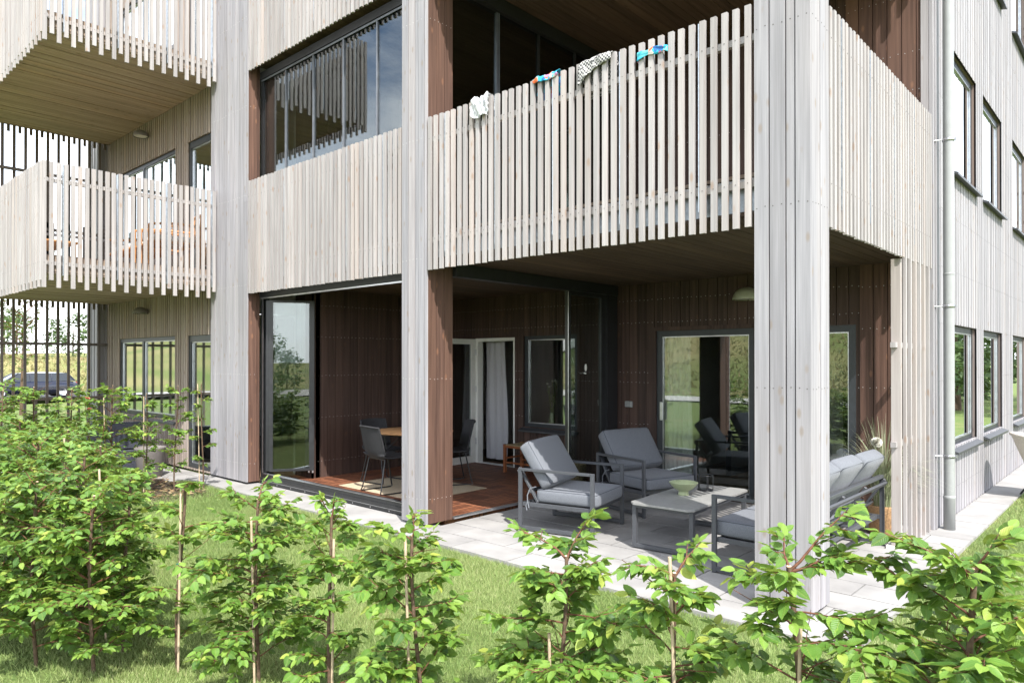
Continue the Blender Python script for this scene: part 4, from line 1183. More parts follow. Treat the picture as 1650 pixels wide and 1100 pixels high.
# ------------------------------------------------------------------ washing on the balustrade
def drape(name, label, cat, x0, x1, fd, bd, mat, amp=.006, crumple=0., top=ZT + .006, nx_=26, seed=0, fdr=None):
    rs = np.random.default_rng(seed); ph = rs.uniform(0, 6, 12)
    y0, y1 = YF - .004, YF + .052; V = []; ns = 30
    for i in range(nx_ + 1):
        u = i / nx_; f_ = fd if fdr is None else fd + (fdr - fd) * u
        f_ *= 1 + .18 * math.sin(5 * u + ph[0]) ; tot = f_ + (y1 - y0) + bd
        for j in range(ns + 1):
            s = tot * j / ns
            if s < f_: p = Vector((0, y0, top - f_ + s)); nrm = Vector((0, -1, 0))
            elif s < f_ + (y1 - y0): p = Vector((0, y0 + s - f_, top)); nrm = Vector((0, 0, 1))
            else: p = Vector((0, y1, top - (s - f_ - (y1 - y0)))); nrm = Vector((0, 1, 0))
            w_ = amp * (math.sin(9 * u + ph[1] + 3 * s * 9) + .6 * math.sin(23 * u + ph[2] + 14 * s))
            w_ += crumple * (abs(math.sin(13 * u + 19 * s + ph[3])) + abs(math.sin(27 * u - 31 * s + ph[4])) * .6)
            gapdip = .012 * (.5 - .5 * math.cos(2 * math.pi * (x0 + (x1 - x0) * u - XC[1][1] - .006) / .0868)) if nrm.z > .5 else 0
            p += nrm * (max(w_, -.001) + .003) + Vector((x0 + (x1 - x0) * u + amp * math.sin(11 * s * 9 + ph[5]), 0, -gapdip))
            V.append(tuple(p))
    Fq = [(i * (ns + 1) + j, (i + 1) * (ns + 1) + j, (i + 1) * (ns + 1) + j + 1, i * (ns + 1) + j + 1) for i in range(nx_) for j in range(ns)]
    o = link(name, npmesh(name, V, Fq, mat)); sm_ = o.modifiers.new('thickness', 'SOLIDIFY'); sm_.thickness = .002; sm_.offset = 0
    return tag(o, label, cat)


m, nt, b, out = newmat('printed_swim_fabric'); M['swim'] = m
tc = N(nt, 'ShaderNodeTexCoord'); vo = N(nt, 'ShaderNodeTexVoronoi'); vo.inputs['Scale'].default_value = 26; L(nt, tc.outputs['Object'], vo.inputs['Vector'])
sv = N(nt, 'ShaderNodeSeparateXYZ'); L(nt, vo.outputs['Color'], sv.inputs[0])
rp = ramp(nt, sv.outputs[0], [(0, (.01, .10, .32)), (.3, (.02, .36, .52)), (.62, (.10, .50, .58)), (.78, (.75, .14, .03)), (.9, (.62, .22, .42)), (.97, (.7, .66, .6))]); rp.color_ramp.interpolation = 'CONSTANT'
L(nt, rp.outputs[0], b.inputs['Base Color']); b.inputs['Roughness'].default_value = .7
m, nt, b, out = newmat('checked_cloth'); M['check'] = m
tc = N(nt, 'ShaderNodeTexCoord'); ck = N(nt, 'ShaderNodeTexChecker'); ck.inputs['Scale'].default_value = 62; ck.inputs['Color1'].default_value = (.035, .035, .04, 1); ck.inputs['Color2'].default_value = (.5, .49, .47, 1)
L(nt, tc.outputs['Object'], ck.inputs['Vector']); L(nt, ck.outputs[0], b.inputs['Base Color']); b.inputs['Roughness'].default_value = .9
m, nt, b, out = newmat('white_plastic_film'); M['film'] = m
b.inputs['Base Color'].default_value = (.62, .63, .64, 1); b.inputs['Roughness'].default_value = .3; tr_ = N(nt, 'ShaderNodeBsdfTransparent'); mx_ = N(nt, 'ShaderNodeMixShader'); mx_.inputs[0].default_value = .28; L(nt, b.outputs[0], mx_.inputs[1]); L(nt, tr_.outputs[0], mx_.inputs[2]); L(nt, mx_.outputs[0], out.inputs[0])
drape('plastic_bag', 'crumpled white plastic bag hung over the balcony slats', 'bag', -4.86, -4.63, .14, .12, M['film'], .008, .02, nx_=34, seed=3, fdr=.23)
drape('swim_shorts', 'colourful blue swim shorts laid over the slat tops near the white bag', 'shorts', -4.09, -3.80, .05, .25, M['swim'], .007, .006, seed=5, fdr=.04)
drape('checked_towel', 'black and white checked towel hung over the balcony slats', 'towel', -3.58, -3.25, .17, .3, M['check'], .007, .012, seed=8, fdr=.05)
# second pair is threaded in front of three slats
V = []; nx_ = 40
for i in range(nx_ + 1):
    u = i / nx_; x = -3.03 + .30 * u
    y = YF - .006 - .006 * math.sin(9 * u) ** 2 + (.06 * max(0, (u - .9) / .1) + .06 * max(0, (.06 - u) / .06))
    zc = 4.075 + .012 * math.sin(4 * u) + .01 * u
    for j in range(7): V.append((x, y - .004 * math.sin(j * 1.4 + 8 * u), zc + (.026 + .006 * math.sin(13 * u)) * (j / 3 - 1)))
Fq = [(i * 7 + j, i * 7 + j + 1, (i + 1) * 7 + j + 1, (i + 1) * 7 + j) for i in range(nx_) for j in range(6)]
o = link('swim_shorts', npmesh('swim_shorts', V, Fq, M['swim'])); s_ = o.modifiers.new('thickness', 'SOLIDIFY'); s_.thickness = .004
tag(o, 'colourful swim shorts threaded across the slat fronts below the rail top', 'shorts')

# ------------------------------------------------------------------ furniture of the left-hand patio and balcony
t = thing('wicker_armchair', 'dark wicker armchair on the left patio behind the hornbeams', 'armchair', (-12.15, 4.02, -.018), R(162))
m_ = MB(); m_.cbox(-.36, .36, -.36, .36, .05, .36, .02); m_.build('seat_base', M['wicker'], t)
m_ = MB(); m_.cbox(-.37, -.22, -.37, .37, .362, .78, .02); m_.build('backrest', M['wicker'], t)
for s in (-1, 1):
    m_ = MB(); m_.cbox(-.219, .36, s * .30 - .06, s * .30 + .06, .362, .60, .02); m_.build('armrest', M['wicker'], t)
m_ = MB(); cushion(m_, .07, 0, .42, .52, .46, .11, .03, .01); m_.build('seat_cushion', M['cushion'], t)
t = thing('wicker_table', 'low dark wicker table with a pale top on the left patio', 'table', (-13.5, 3.55, -.018), R(4))
m_ = MB(); m_.cbox(-.5, .5, -.32, .32, .0, .42, .015); m_.build('base', M['wicker'], t)
m_ = MB(); m_.cbox(-.52, .52, -.34, .34, .421, .445, .005); m_.build('tabletop', M['tabletop'], t)
m_ = MB(); m_.lathe([(0, 0), (.155, 0), (.165, .01), (.215, .42), (.222, .44), (.205, .44), (.16, .30), (0, .30)], 32, -11.15, 4.18); m_.v = [(x, y, z - .018) for x, y, z in m_.v]
tag(m_.build('plant_pot', M['potgrey']), 'round grey tapered pot on the left patio beside the glass door', 'pot')


def rattan_seat(label, loc, rz, W_):
    t = thing('rattan_chair', label, 'chair', loc, rz, 'rattan seats on the upper left balcony')
    for s in (-1, 1):
        for x, h in ((-.33, .80), (.33, .60)):
            m_ = MB(); m_.tube([(x, s * W_ / 2, 0), (x * (1.0 if x > 0 else 1.1), s * W_ / 2, h)], .018, 8); m_.build('leg', M['rattan'], t)
        m_ = MB(); m_.tube([(-.35, s * W_ / 2, .62), (0, s * (W_ / 2 + .03), .63), (.33, s * W_ / 2, .60)], .018, 8); m_.build('armrest', M['rattan'], t)
    m_ = MB()
    for x in (-.33, .33): m_.tube([(x, -W_ / 2, .36), (x, W_ / 2, .36)], .016, 8)
    for s in (-1, 1): m_.tube([(-.33, s * W_ / 2, .36), (.33, s * W_ / 2, .36)], .016, 8)
    n_ = int(W_ / .06)
    for k in range(n_): y = -W_ / 2 + W_ * (k + .5) / n_; m_.tube([(-.33, y, .37), (.33, y, .37)], .008, 5)
    m_.build('seat', M['rattan'], t)
    m_ = MB(); m_.tube([(-.365, -W_ / 2, .80), (-.37, 0, .83), (-.365, W_ / 2, .80)], .018, 8); m_.tube([(-.35, -W_ / 2, .56), (-.35, W_ / 2, .56)], .012, 8)
    for k in range(n_ + 1):
        y = -W_ / 2 + W_ * k / n_; m_.tube([(-.33, y, .38), (-.35, y * .97 + (.05 if k % 2 else -.05), .58), (-.366, y, .81)], .008, 5)
    m_.build('backrest', M['rattan'], t)
    m_ = MB(); cushion(m_, 0, 0, .42, .58, W_ - .06, .09, .03, .01); m_.build('seat_cushion', M['sheer'], t)


BZ = 3.047
rattan_seat('wide orange rattan seat on the upper left balcony, behind the pale slats', (-11.85, 4.33, BZ), R(-90), 1.15)
rattan_seat('narrow orange rattan chair at the balcony end next to the tall grey column', (-10.75, 4.30, BZ), R(-100), .60)
t = thing('balcony_table', 'low orange-brown wooden table on the upper left balcony', 'table', (-12.7, 3.2, BZ), R(3))
m_ = MB(); m_.cbox(-.55, .55, -.3, .3, .44, .47, .006); m_.build('tabletop', M['tablewood'], t)
for x in (-.5, .5):
    for y in (-.25, .25): m_ = MB(); m_.cbox(x - .02, x + .02, y - .02, y + .02, 0, .439, .004); m_.build('leg', M['tablewood'], t)

# rope chair on the lawn edge at far right
t = thing('rope_chair', 'cream woven rope chair with black legs at the right edge by the facade', 'chair', (-1.02, 11.05, -.04), R(20))
def rf(u, v):
    a = 2 * math.pi * u; k = v; r = .15 + .23 * (k ** .8); z = .30 + .46 * k + .06 * k * math.cos(a - math.pi) - .05 * k * (math.cos(a) > .6)
    return (r * math.cos(a) * 1.0, r * math.sin(a), z)
m_ = MB(); grid_shell(m_, rf, 48, 14, .014)
for k in range(46): m_.tube([rf((k + .12 * math.sin(j)) / 46, j / 12) for j in range(13)], .008, 5)
for j in range(1, 13): m_.tube([Vector(rf(i / 40, j / 13)) * 1.004 for i in range(41)], .006, 5, caps=False)
m_.build('woven_seat', M['rope_white'], t)
m_ = MB(); m_.tube([rf(i / 48, 1) for i in range(49)], .024, 10, caps=False); m_.build('rim', M['rope_white'], t)
m_ = MB(); cushion(m_, 0, 0, .36, .36, .36, .08, .035, .012); m_.build('seat_cushion', M['sheer'], t)
for k in range(4):
    a = R(45 + 90 * k); m_ = MB(); m_.tube([(.14 * math.cos(a), .14 * math.sin(a), .31), (.36 * math.cos(a), .36 * math.sin(a), 0)], .012, 8); m_.build('leg', M['black'], t)
m_ = MB(); ring(m_, .15, .30, .011); m_.build('leg_ring', M['black'], t)
# ------------------------------------------------------------------ hornbeams
CAMP = np.array([0, 0, 1.7])
def wpos(u, d):
    r = (u - 825) / 1141.37 * d
    return (r * .7384 - d * .6744, r * .6744 + d * .7384)


# one leaf: folded along the midrib, pointed, arched, toothed outline
_ts = [0, .10, .28, .48, .68, .86, 1.0]; _ws = [.03, .20, .285, .295, .23, .12, .0]
LT = []; LUV = []
for i, (t_, w_) in enumerate(zip(_ts, _ws)):
    zz = -.11 * t_ * t_ + .03 * math.sin(t_ * 9)
    for sx in (-1, 0, 1):
        LT.append((t_ - (.02 if sx else 0), sx * w_, zz + abs(sx) * w_ * .32)); LUV.append((sx * w_ / .3, t_))
LT = np.array(LT); LUV = np.array(LUV)
LF = np.array([(3 * i + k, 3 * i + 3 + k, 3 * i + 4 + k, 3 * i + 1 + k) for i in range(len(_ts) - 1) for k in (0, 1)])


def leaf_mesh(name, P, D, Nn, S, T, mat, simple_=False):
    P = np.asarray(P, float); D = np.asarray(D, float); Nn = np.asarray(Nn, float); S = np.asarray(S, float)
    D /= np.linalg.norm(D, axis=1, keepdims=True); W = np.cross(Nn, D); W /= np.linalg.norm(W, axis=1, keepdims=True) + 1e-9; Nn = np.cross(D, W)
    if simple_:
        lt = np.array([(0, 0, 0), (.45, -.27, .04), (1, 0, -.06), (.45, .27, .04)]); lf = np.array([(0, 1, 2, 3)]); luv = lt[:, :2]
    else: lt, lf, luv = LT, LF, LUV
    n = len(P); k = len(lt)
    V = P[:, None] + S[:, None, None] * (lt[None, :, 0, None] * D[:, None] + lt[None, :, 1, None] * W[:, None] + lt[None, :, 2, None] * Nn[:, None])
    F = (lf[None] + (np.arange(n) * k)[:, None, None]).reshape(-1, 4)
    return npmesh(name, V.reshape(-1, 3), F, mat, np.repeat(T, len(lf)), np.tile(luv, (n, 1)))


def hornbeam(label, x, y, H, rad, nbr, seed, group, leaf=.062, cut=True, leaders=(), bare=.10, mat='leaf', detail=True, lean=(0, 0), z0=-.04, rstem=.011, step=.0185):
    rs = np.random.default_rng(seed)
    t = thing('hornbeam', label, 'hedge plant', (x, y, z0), 0, group)
    nseg = 9; ph = rs.uniform(0, 6, 4)
    def stem(s): return np.array([lean[0] * s + .018 * math.sin(3 * s + ph[0]), lean[1] * s + .018 * math.sin(4 * s + ph[1]), H * s])
    tk = MB(); tk.tube([stem(i / nseg) for i in range(nseg + 1)], [rstem * (1 - .35 * i / nseg) for i in range(nseg + 1)], 8, m=0, caps=False)
    top = stem(1.0); tk.disc(top, rstem * .66, (.3, -.2, 1), 10, m=1)
    tk.build('trunk', [M['bark'], M['cutwood']], t)
    tw = MB(); LP_, LD_, LN_, LS_, LTn = [], [], [], [], []

    def leaves_along(pts, t0, step_, scale):
        btint = rs.normal(.48, .16)
        pts = [Vector(p) for p in pts]; side = 1 if rs.random() < .5 else -1
        seg = [(pts[i + 1] - pts[i]).length for i in range(len(pts) - 1)]; tot = sum(seg); s = tot * t0
        while s < tot:
            q = s; i = 0
            while i < len(seg) - 1 and q > seg[i]: q -= seg[i]; i += 1
            d = (pts[i + 1] - pts[i]).normalized(); p = pts[i] + d * q
            up = Vector((rs.normal(0, .28), rs.normal(0, .28), 1)); up = (up - d * up.dot(d)).normalized(); sd = up.cross(d)
            ld = (d * rs.uniform(.35, .8) + sd * side * rs.uniform(.7, 1) + Vector((0, 0, -1)) * rs.uniform(-.1, .55)).normalized()
            n_ = (up + sd * side * rs.normal(.0, .3) + d * rs.normal(0, .3)).normalized()
            LP_.append(p + ld * .006); LD_.append(ld); LN_.append(n_); LS_.append(leaf * scale * rs.uniform(.55, 1.3)); LTn.append(min(.98, max(0, btint + rs.normal(0, .2))))
            side = -side; s += step_ * rs.uniform(.7, 1.4)
        # terminal leaf
        d = (pts[-1] - pts[-2]).normalized(); LP_.append(pts[-1]); LD_.append(d + Vector((0, 0, -.1))); LN_.append(Vector((rs.normal(0, .3), rs.normal(0, .3), 1))); LS_.append(leaf * scale * .9); LTn.append(rs.uniform(.6, .99))

    def branch(p0, az, el, ln, r0, depth=0, scale=1.):
        pts = [Vector(p0)]; d = Vector((math.cos(az) * math.cos(el), math.sin(az) * math.cos(el), math.sin(el))); k = 6
        for i in range(k):
            d = (d + Vector((rs.normal(0, .10), rs.normal(0, .10), rs.normal(-.045, .07)))).normalized(); pts.append(pts[-1] + d * ln / k)
        tw.tube(pts, [r0 * (1 - .8 * i / k) for i in range(k + 1)], 5, m=0)
        leaves_along(pts, .22 if depth == 0 else .08, step, scale)
        if depth == 0:
            for i in range(2, k + 1):
                for s in (-1, 1):
                    if rs.random() < .62:
                        branch(pts[min(i, k - 1)], az + s * rs.uniform(.5, 1.0), el * .3 + rs.normal(.1, .2), ln * rs.uniform(.28, .55), r0 * .5, 1, scale)
    az = rs.uniform(0, 6.28)
    for i in range(nbr):
        s = bare + (1 - bare) * ((i + rs.uniform(.1, .9)) / nbr); az += 2.4 + rs.normal(0, .35)
        prof = (.75 + .45 * math.sin(math.pi * min(1, s * 1.05)))
        branch(stem(s * .985), az, rs.uniform(.15, .85), rad * prof * rs.uniform(.55, 1.1), .0042)
    for (laz, lel, lln) in leaders:
        branch(stem(.985), laz, lel, lln, .006, 0, .9)
    # a few bare twig ends left by the clipping
    for i in range(4):
        a = rs.uniform(0, 6.28); p = Vector(stem(rs.uniform(.5, .95))); tw.tube([p, p + Vector((math.cos(a), math.sin(a), rs.uniform(.1, .8))) * rs.uniform(.1, .24)], [.0028, .0012], 4, m=0)
    tw.build('twigs', M['twig'], t)
    link('foliage', leaf_mesh('foliage', LP_, LD_, LN_, LS_, np.array(LTn), M[mat], not detail), t)
    return t


def stake(label, x, y, h, lean=(0, 0), r=.0066, tie=None):
    t = thing('plant_stake', label, 'stake', (x, y, -.05), 0, 'bamboo stakes tied to the hornbeams')
    m_ = MB(); m_.tube([(0, 0, 0), (lean[0] * .5, lean[1] * .5, h * .5), (lean[0], lean[1], h)], r, 8); m_.build('cane', M['bamboo'], t)
    if tie:
        m_ = MB(); ring_pts = [(lean[0] * tie / h + .017 * math.cos(k * .7), lean[1] * tie / h + .017 * math.sin(k * .7), tie + .004 * math.sin(k)) for k in range(10)]
        m_.tube(ring_pts, .003, 5); m_.build('tie', M['tie'], t)


GF = 'hornbeams of the young front hedge'
FRONT = [  # u, distance, height, spread, branches, leaders, label
    (292, 4.00, 1.05, .15, 11, (), 'hornbeam with a mostly bare stem, second gap of the hedge from the left'),
    (415, 3.82, 1.00, .29, 36, ((2.0, 1.3, .12),), 'bushy hornbeam in front of the left end of the folding glass front'),
    (532, 3.60, .95, .19, 22, ((1.2, 1.4, .10), (4.4, 1.1, .12)), 'slim hornbeam in front of the dining chairs'),
    (672, 3.30, .93, .23, 25, ((1.4, 1.4, .12),), 'hornbeam growing in front of the brown and grey column'),
    (903, 2.92, .94, .28, 34, ((.9, 1.25, .20), (2.8, .5, .25)), 'leafy hornbeam in front of the sunlit grey armchair'),
    (1085, 2.60, .97, .21, 24, ((1.0, .9, .16), (4.2, .5, .18)), 'small hornbeam in front of the coffee table'),
    (1290, 2.36, 1.05, .26, 27, ((.62, .95, .30), (.4, .35, .34), (2.6, 1.2, .12)), 'thick-stemmed hornbeam with a long shoot before the pale corner column'),
    (1562, 2.12, 1.12, .27, 46, ((2.9, .45, .24), (.3, 1.2, .14)), 'dense hornbeam nearest the camera at the right end of the hedge'),
]
for i, (u, d, H, rad, nb, ld, lab) in enumerate(FRONT):
    x, y = wpos(u, d)
    hornbeam(lab, x, y, H, rad, nb, 100 + i, GF, leaf=(.052 if i < 3 else .058), step=.017, leaders=ld, lean=((-.05, .02) if i == 6 else (0, 0)), rstem=.013 if i in (6, 7, 0) else .011, mat='leaf')
LEFT = [
    (205, 4.22, 1.08, .25, 28, 'hornbeam at the right edge of the dense hedge, beside the nearly bare stem'),
    (132, 4.50, 1.14, .35, 36, 'dense hornbeam low in the left corner, third from the picture edge'),
    (62, 4.76, 1.20, .35, 36, 'dense hornbeam low in the left corner, second from the picture edge'),
    (-8, 5.02, 1.22, .35, 34, 'dense hornbeam cut by the left picture edge'),
    (160, 5.35, 1.10, .27, 28, 'hornbeam in the second rank, below the wicker armchair'),
    (112, 5.60, 1.20, .34, 32, 'hornbeam in the second rank, below the pink rose'),
    (150, 3.92, 1.0, .30, 30, 'hornbeam at the bottom edge in front of the leaning pale stake'),
    (58, 4.05, 1.05, .32, 32, 'hornbeam filling the bottom left corner of the picture'),
    (-30, 4.2, 1.1, .32, 30, 'hornbeam at the bottom left, mostly outside the picture edge'),
    (30, 5.95, 1.26, .34, 32, 'hornbeam in the second rank, below the blue car'),
]
for i, (u, d, H, rad, nb, lab) in enumerate(LEFT):
    x, y = wpos(u, d); hornbeam(lab, x, y, H, rad, nb, 200 + i, GF, leaf=.048, step=.0155, mat=('leaf', 'leaf2')[i % 2])
GB = 'hornbeams of the rear hedge along the left patio'
BACK = [
    (2, 7.3, 1.42, .34, 28, 'tall hornbeam by the left picture edge, in front of the slatted screen'),
    (58, 7.7, 1.44, .34, 28, 'tall hornbeam in front of the blue car and the slatted screen'),
    (112, 8.2, 1.40, .30, 26, 'tall hornbeam to the left of the pink rose'),
    (182, 8.9, 1.42, .33, 32, 'leafy hornbeam in front of the left window, right of the pink rose'),
    (236, 9.2, 1.30, .16, 15, 'thin hornbeam in front of the wicker armchair'),
    (284, 9.3, 1.40, .17, 18, 'hornbeam between the round pot and the glass door'),
    (326, 9.55, 1.42, .12, 9, 'sparse hornbeam in front of the glass door, next to the tall column'),
]
for i, (u, d, H, rad, nb, lab) in enumerate(BACK):
    x, y = wpos(u, d); hornbeam(lab, x, y, H, rad, nb, 300 + i, GB, leaf=.052, step=.0175, mat=('leaf2', 'leaf')[i % 2], z0=-.02, bare=.16)
for (u, d, h, dx, tie, lab) in [
    (288, 3.97, 1.04, .015, .62, 'pale stake beside the mostly bare hornbeam stem'), (411, 3.78, .92, -.02, None, 'pale stake behind the bushy hornbeam at the folding glass front'),
    (535, 3.56, .86, .01, None, 'pale stake of the slim hornbeam in front of the dining chairs'), (662, 3.27, .93, -.025, .55, 'pale stake of the hornbeam at the brown and grey column'),
    (889, 2.90, .64, -.01, None, 'thin stake low in the hornbeam before the sunlit armchair'), (1094, 2.57, 1.04, -.03, None, 'white-topped stake of the hornbeam before the coffee table'),
    (1278, 2.35, .92, .02, None, 'stake beside the thick-stemmed hornbeam at the corner column'), (172, 4.4, 1.08, -.05, .6, 'leaning pale stake in the dense left corner'), (104, 4.9, 1.22, .0, None, 'straight pale stake in the dense left corner'),
    (232, 9.15, 1.30, 0, None, 'stake of the thin hornbeam before the wicker armchair'), (322, 9.5, 1.45, -.03, None, 'tall pale stake before the glass door'), (172, 8.8, 1.3, -.04, None, 'stake behind the pink rose')]:
    x, y = wpos(u, d); stake(lab, x, y, h, (dx, dx * .5), tie=tie)

# rose bush with one pink bloom
x, y = wpos(146, 8.6)
t = thing('rose_bush', 'rose bush with a large pink bloom among the rear hornbeams', 'rose', (x, y, -.03))
rs = np.random.default_rng(5); m_ = MB(); P_, D_, N_, S_ = [], [], [], []
for k in range(9):
    a = rs.uniform(0, 6.28); tip = Vector((.18 * math.cos(a), .18 * math.sin(a), rs.uniform(.8, 1.22))); 
    if k == 0: tip = Vector((-.03, -.05, 1.24))
    pts = [Vector((0, 0, 0)), tip * .5 + Vector((.02, .01, .05)), tip]; m_.tube(pts, [.007, .005, .003], 5)
    for j in range(26):
        s = rs.uniform(.25, .97); p = tip * s; b_ = rs.uniform(0, 6.28); P_.append(p); D_.append((math.cos(b_), math.sin(b_), rs.uniform(-.4, .3))); N_.append((rs.normal(0, .3), rs.normal(0, .3), 1)); S_.append(rs.uniform(.04, .075))
m_.build('stem', M['twig'], t); link('foliage', leaf_mesh('foliage', P_, D_, N_, S_, rs.uniform(.1, .85, len(P_)), M['leaf2']), t)
M['pink'] = simple('pink_petal', (.62, .16, .17), .6, 0, .3, .25, 40)
m_ = MB()
for (cx, cy, cz, rr_) in ((-.03, -.05, 1.26, .058), (.06, -.03, 1.15, .03)):
    for L_ in range(4):
        for p in range(6):
            b_ = p * 1.047 + L_ * .5; tilt = .25 + .33 * L_; d = Vector((math.cos(b_) * math.cos(tilt), math.sin(b_) * math.cos(tilt), math.sin(tilt))); s = d.cross(Vector((0, 0, 1))).normalized(); c0 = Vector((cx, cy, cz)); q = rr_ * (1.1 - .15 * L_); n_ = s.cross(d)
            m_.add([tuple(c0 + d * q * .1), tuple(c0 + d * q * .6 + s * q * .5), tuple(c0 + d * q + s * q * .3 + n_ * q * .15), tuple(c0 + d * q - s * q * .3 + n_ * q * .15), tuple(c0 + d * q * .6 - s * q * .5)], [(0, 1, 2, 3, 4)], 0, None, True)
m_.build('bloom', M['pink'], t)
# clippings lying on the soil
V = []; Fq = []; T = []
for i in range(260):
    x = random.uniform(-10.9, -9.1); y = random.uniform(3.5, 4.15); a = random.uniform(0, 6.28); q = random.uniform(.02, .045); o_ = len(V)
    for k in range(4): V.append((x + q * math.cos(a + k * 1.57) * (1, .5)[k % 2], y + q * math.sin(a + k * 1.57) * (1, .5)[k % 2], .018 + random.uniform(0, .02)))
    Fq.append((o_, o_ + 1, o_ + 2, o_ + 3)); T.append(random.random())
M['litter'] = leafmat('dry_leaf', [(.16, .09, .04), (.28, .18, .09), (.36, .28, .16)], (.2, .25, .06), .2, .8, vein=False)
o = link('leaf_litter', npmesh('leaf_litter', V, Fq, M['litter'], T)); kind(o, 'stuff'); tag(o, 'dry leaves lying on the bare soil by the left patio', 'leaves')

# ------------------------------------------------------------------ trees farther off
def tree(name, label, x, y, z, H, crown, nl, leafs, seed, mat='treeleaf', r0=.07, sparse=True, cat='tree', group=None):
    rs = np.random.default_rng(seed); t = thing(name, label, cat, (x, y, z), 0, group)
    tk = MB(); n = 10; pts = [Vector((.08 * math.sin(2 * s / n + seed), .08 * math.cos(3 * s / n + seed), H * .95 * s / n)) for s in range(n + 1)]
    tk.tube(pts, [r0 * (1 - .85 * s / n) for s in range(n + 1)], 9); tk.build('trunk', M['bark'], t)
    br = MB(); P_, D_, N_, S_, T_ = [], [], [], [], []
    nb = 46 if sparse else 34
    for i in range(nb):
        s = .22 + .76 * (i + rs.uniform(0, 1)) / nb; k = min(n - 1, int(s * n)); p0 = pts[k].lerp(pts[k + 1], s * n - k); a = i * 2.4 + rs.normal(0, .3)
        ln = crown * (.55 + .75 * math.sin(math.pi * min(1, (s - .12) * 1.05))) * rs.uniform(.6, 1.1); el = rs.uniform(.35, .9)
        q = [p0]; d = Vector((math.cos(a) * math.cos(el), math.sin(a) * math.cos(el), math.sin(el)))
        for j in range(5): d = (d + Vector((rs.normal(0, .14), rs.normal(0, .14), rs.normal(-.05, .1)))).normalized(); q.append(q[-1] + d * ln / 5)
        br.tube(q, [r0 * .3 * (1 - .85 * j / 5) for j in range(6)], 5)
        for j in range(nl // nb):
            w_ = rs.uniform(.25, 1.05); k2 = min(4, int(w_ * 5)); p = q[k2].lerp(q[min(5, k2 + 1)], w_ * 5 - k2) + Vector(rs.normal(0, crown * .13, 3)); b_ = rs.uniform(0, 6.28)
            P_.append(p); D_.append((math.cos(b_), math.sin(b_), rs.uniform(-.9, .3))); N_.append((rs.normal(0, .5), rs.normal(0, .5), 1)); S_.append(leafs * rs.uniform(.6, 1.3)); T_.append(min(.99, max(0, rs.normal(.5, .25))))
    br.build('branches', M['twig'], t); link('crown', leaf_mesh('crown', P_, D_, N_, S_, np.array(T_), M[mat], True), t)
    return t


def gz_(x, y): return float(terrain(np.array([x]), np.array([y]))[0])
x, y = wpos(38, 26)
tree('young_tree', 'slender young tree with reddish limbs beyond the slatted screen', x, y, gz_(x, y), 8.0, 1.3, 1100, .15, 4)


def wood_mass(name, spots, label, seed):
    """far-off trees and bushes reading as one mass"""
    rs = np.random.default_rng(seed); P_, D_, N_, S_, T_ = [], [], [], [], []
    tk = MB()
    for (x, y, H, W_) in spots:
        z = gz_(x, y); tk.tube([(x, y, z - .2), (x + .1, y, z + H * .5), (x, y, z + H * .85)], [H * .022, H * .016, .02], 6)
        nb = 26
        for b_ in range(nb):
            a = rs.uniform(0, 6.28); hh = rs.uniform(.12, .95); q = math.sin(math.pi * min(1, .15 + hh * .85)) ** .7 * W_ * rs.uniform(.35, 1.0); c0 = np.array([x + q * math.cos(a), y + q * math.sin(a), z + H * hh]); rr_ = W_ * rs.uniform(.22, .42); tn = rs.normal(.5, .2)
            n = 34
            dd = rs.normal(0, 1, (n, 3)); dd /= np.linalg.norm(dd, axis=1, keepdims=True)
            P_.append(c0 + dd * rr_ * rs.uniform(.4, 1, (n, 1))); D_.append(rs.normal(0, 1, (n, 3)) * [1, 1, .5]); N_.append(dd * .6 + [0, 0, .7]); S_.append(W_ * rs.uniform(.10, .22, n)); T_.append(np.clip(tn + rs.normal(0, .16, n), 0, .95))
    cat_ = lambda l: np.concatenate(l)
    me = leaf_mesh(name, cat_(P_), cat_(D_), cat_(N_), cat_(S_), cat_(T_), M['farleaf'], True)
    o = link(name, me); kind(o, 'stuff'); tag(o, label, 'trees')
    k = tk.build('trunks', M['bark'], o)
    return o


rs = np.random.default_rng(11)
wood_mass('woodland', [(-96 - rs.uniform(0, 26), -6 + 3.4 * i + rs.uniform(-1, 1), rs.uniform(4.0, 8.0), rs.uniform(2.2, 3.6)) for i in range(26)], 'distant line of green trees along the top of the meadow', 21)
wood_mass('tree_belt', [(1.5 + rs.uniform(0, 6), 24 + 1.4 * i + rs.uniform(-.6, .6), rs.uniform(4.2, 6.2), rs.uniform(1.4, 2.2)) for i in range(14)] + [(9 + 4.2 * i, -12 - 2.5 * i, 2.2 + 1.2 * (i % 2), 1.3) for i in range(3)], 'green belt of trees reflected in the facade windows', 22)
wood_mass('shrub_line', [(-44 + 4.1 * i + rs.uniform(-1.5, 1.5), -44 - rs.uniform(0, 14), rs.uniform(1.5, 3.8), rs.uniform(1.2, 2.4)) for i in range(15)], 'bushes on the meadow bank reflected in the sliding door', 23)

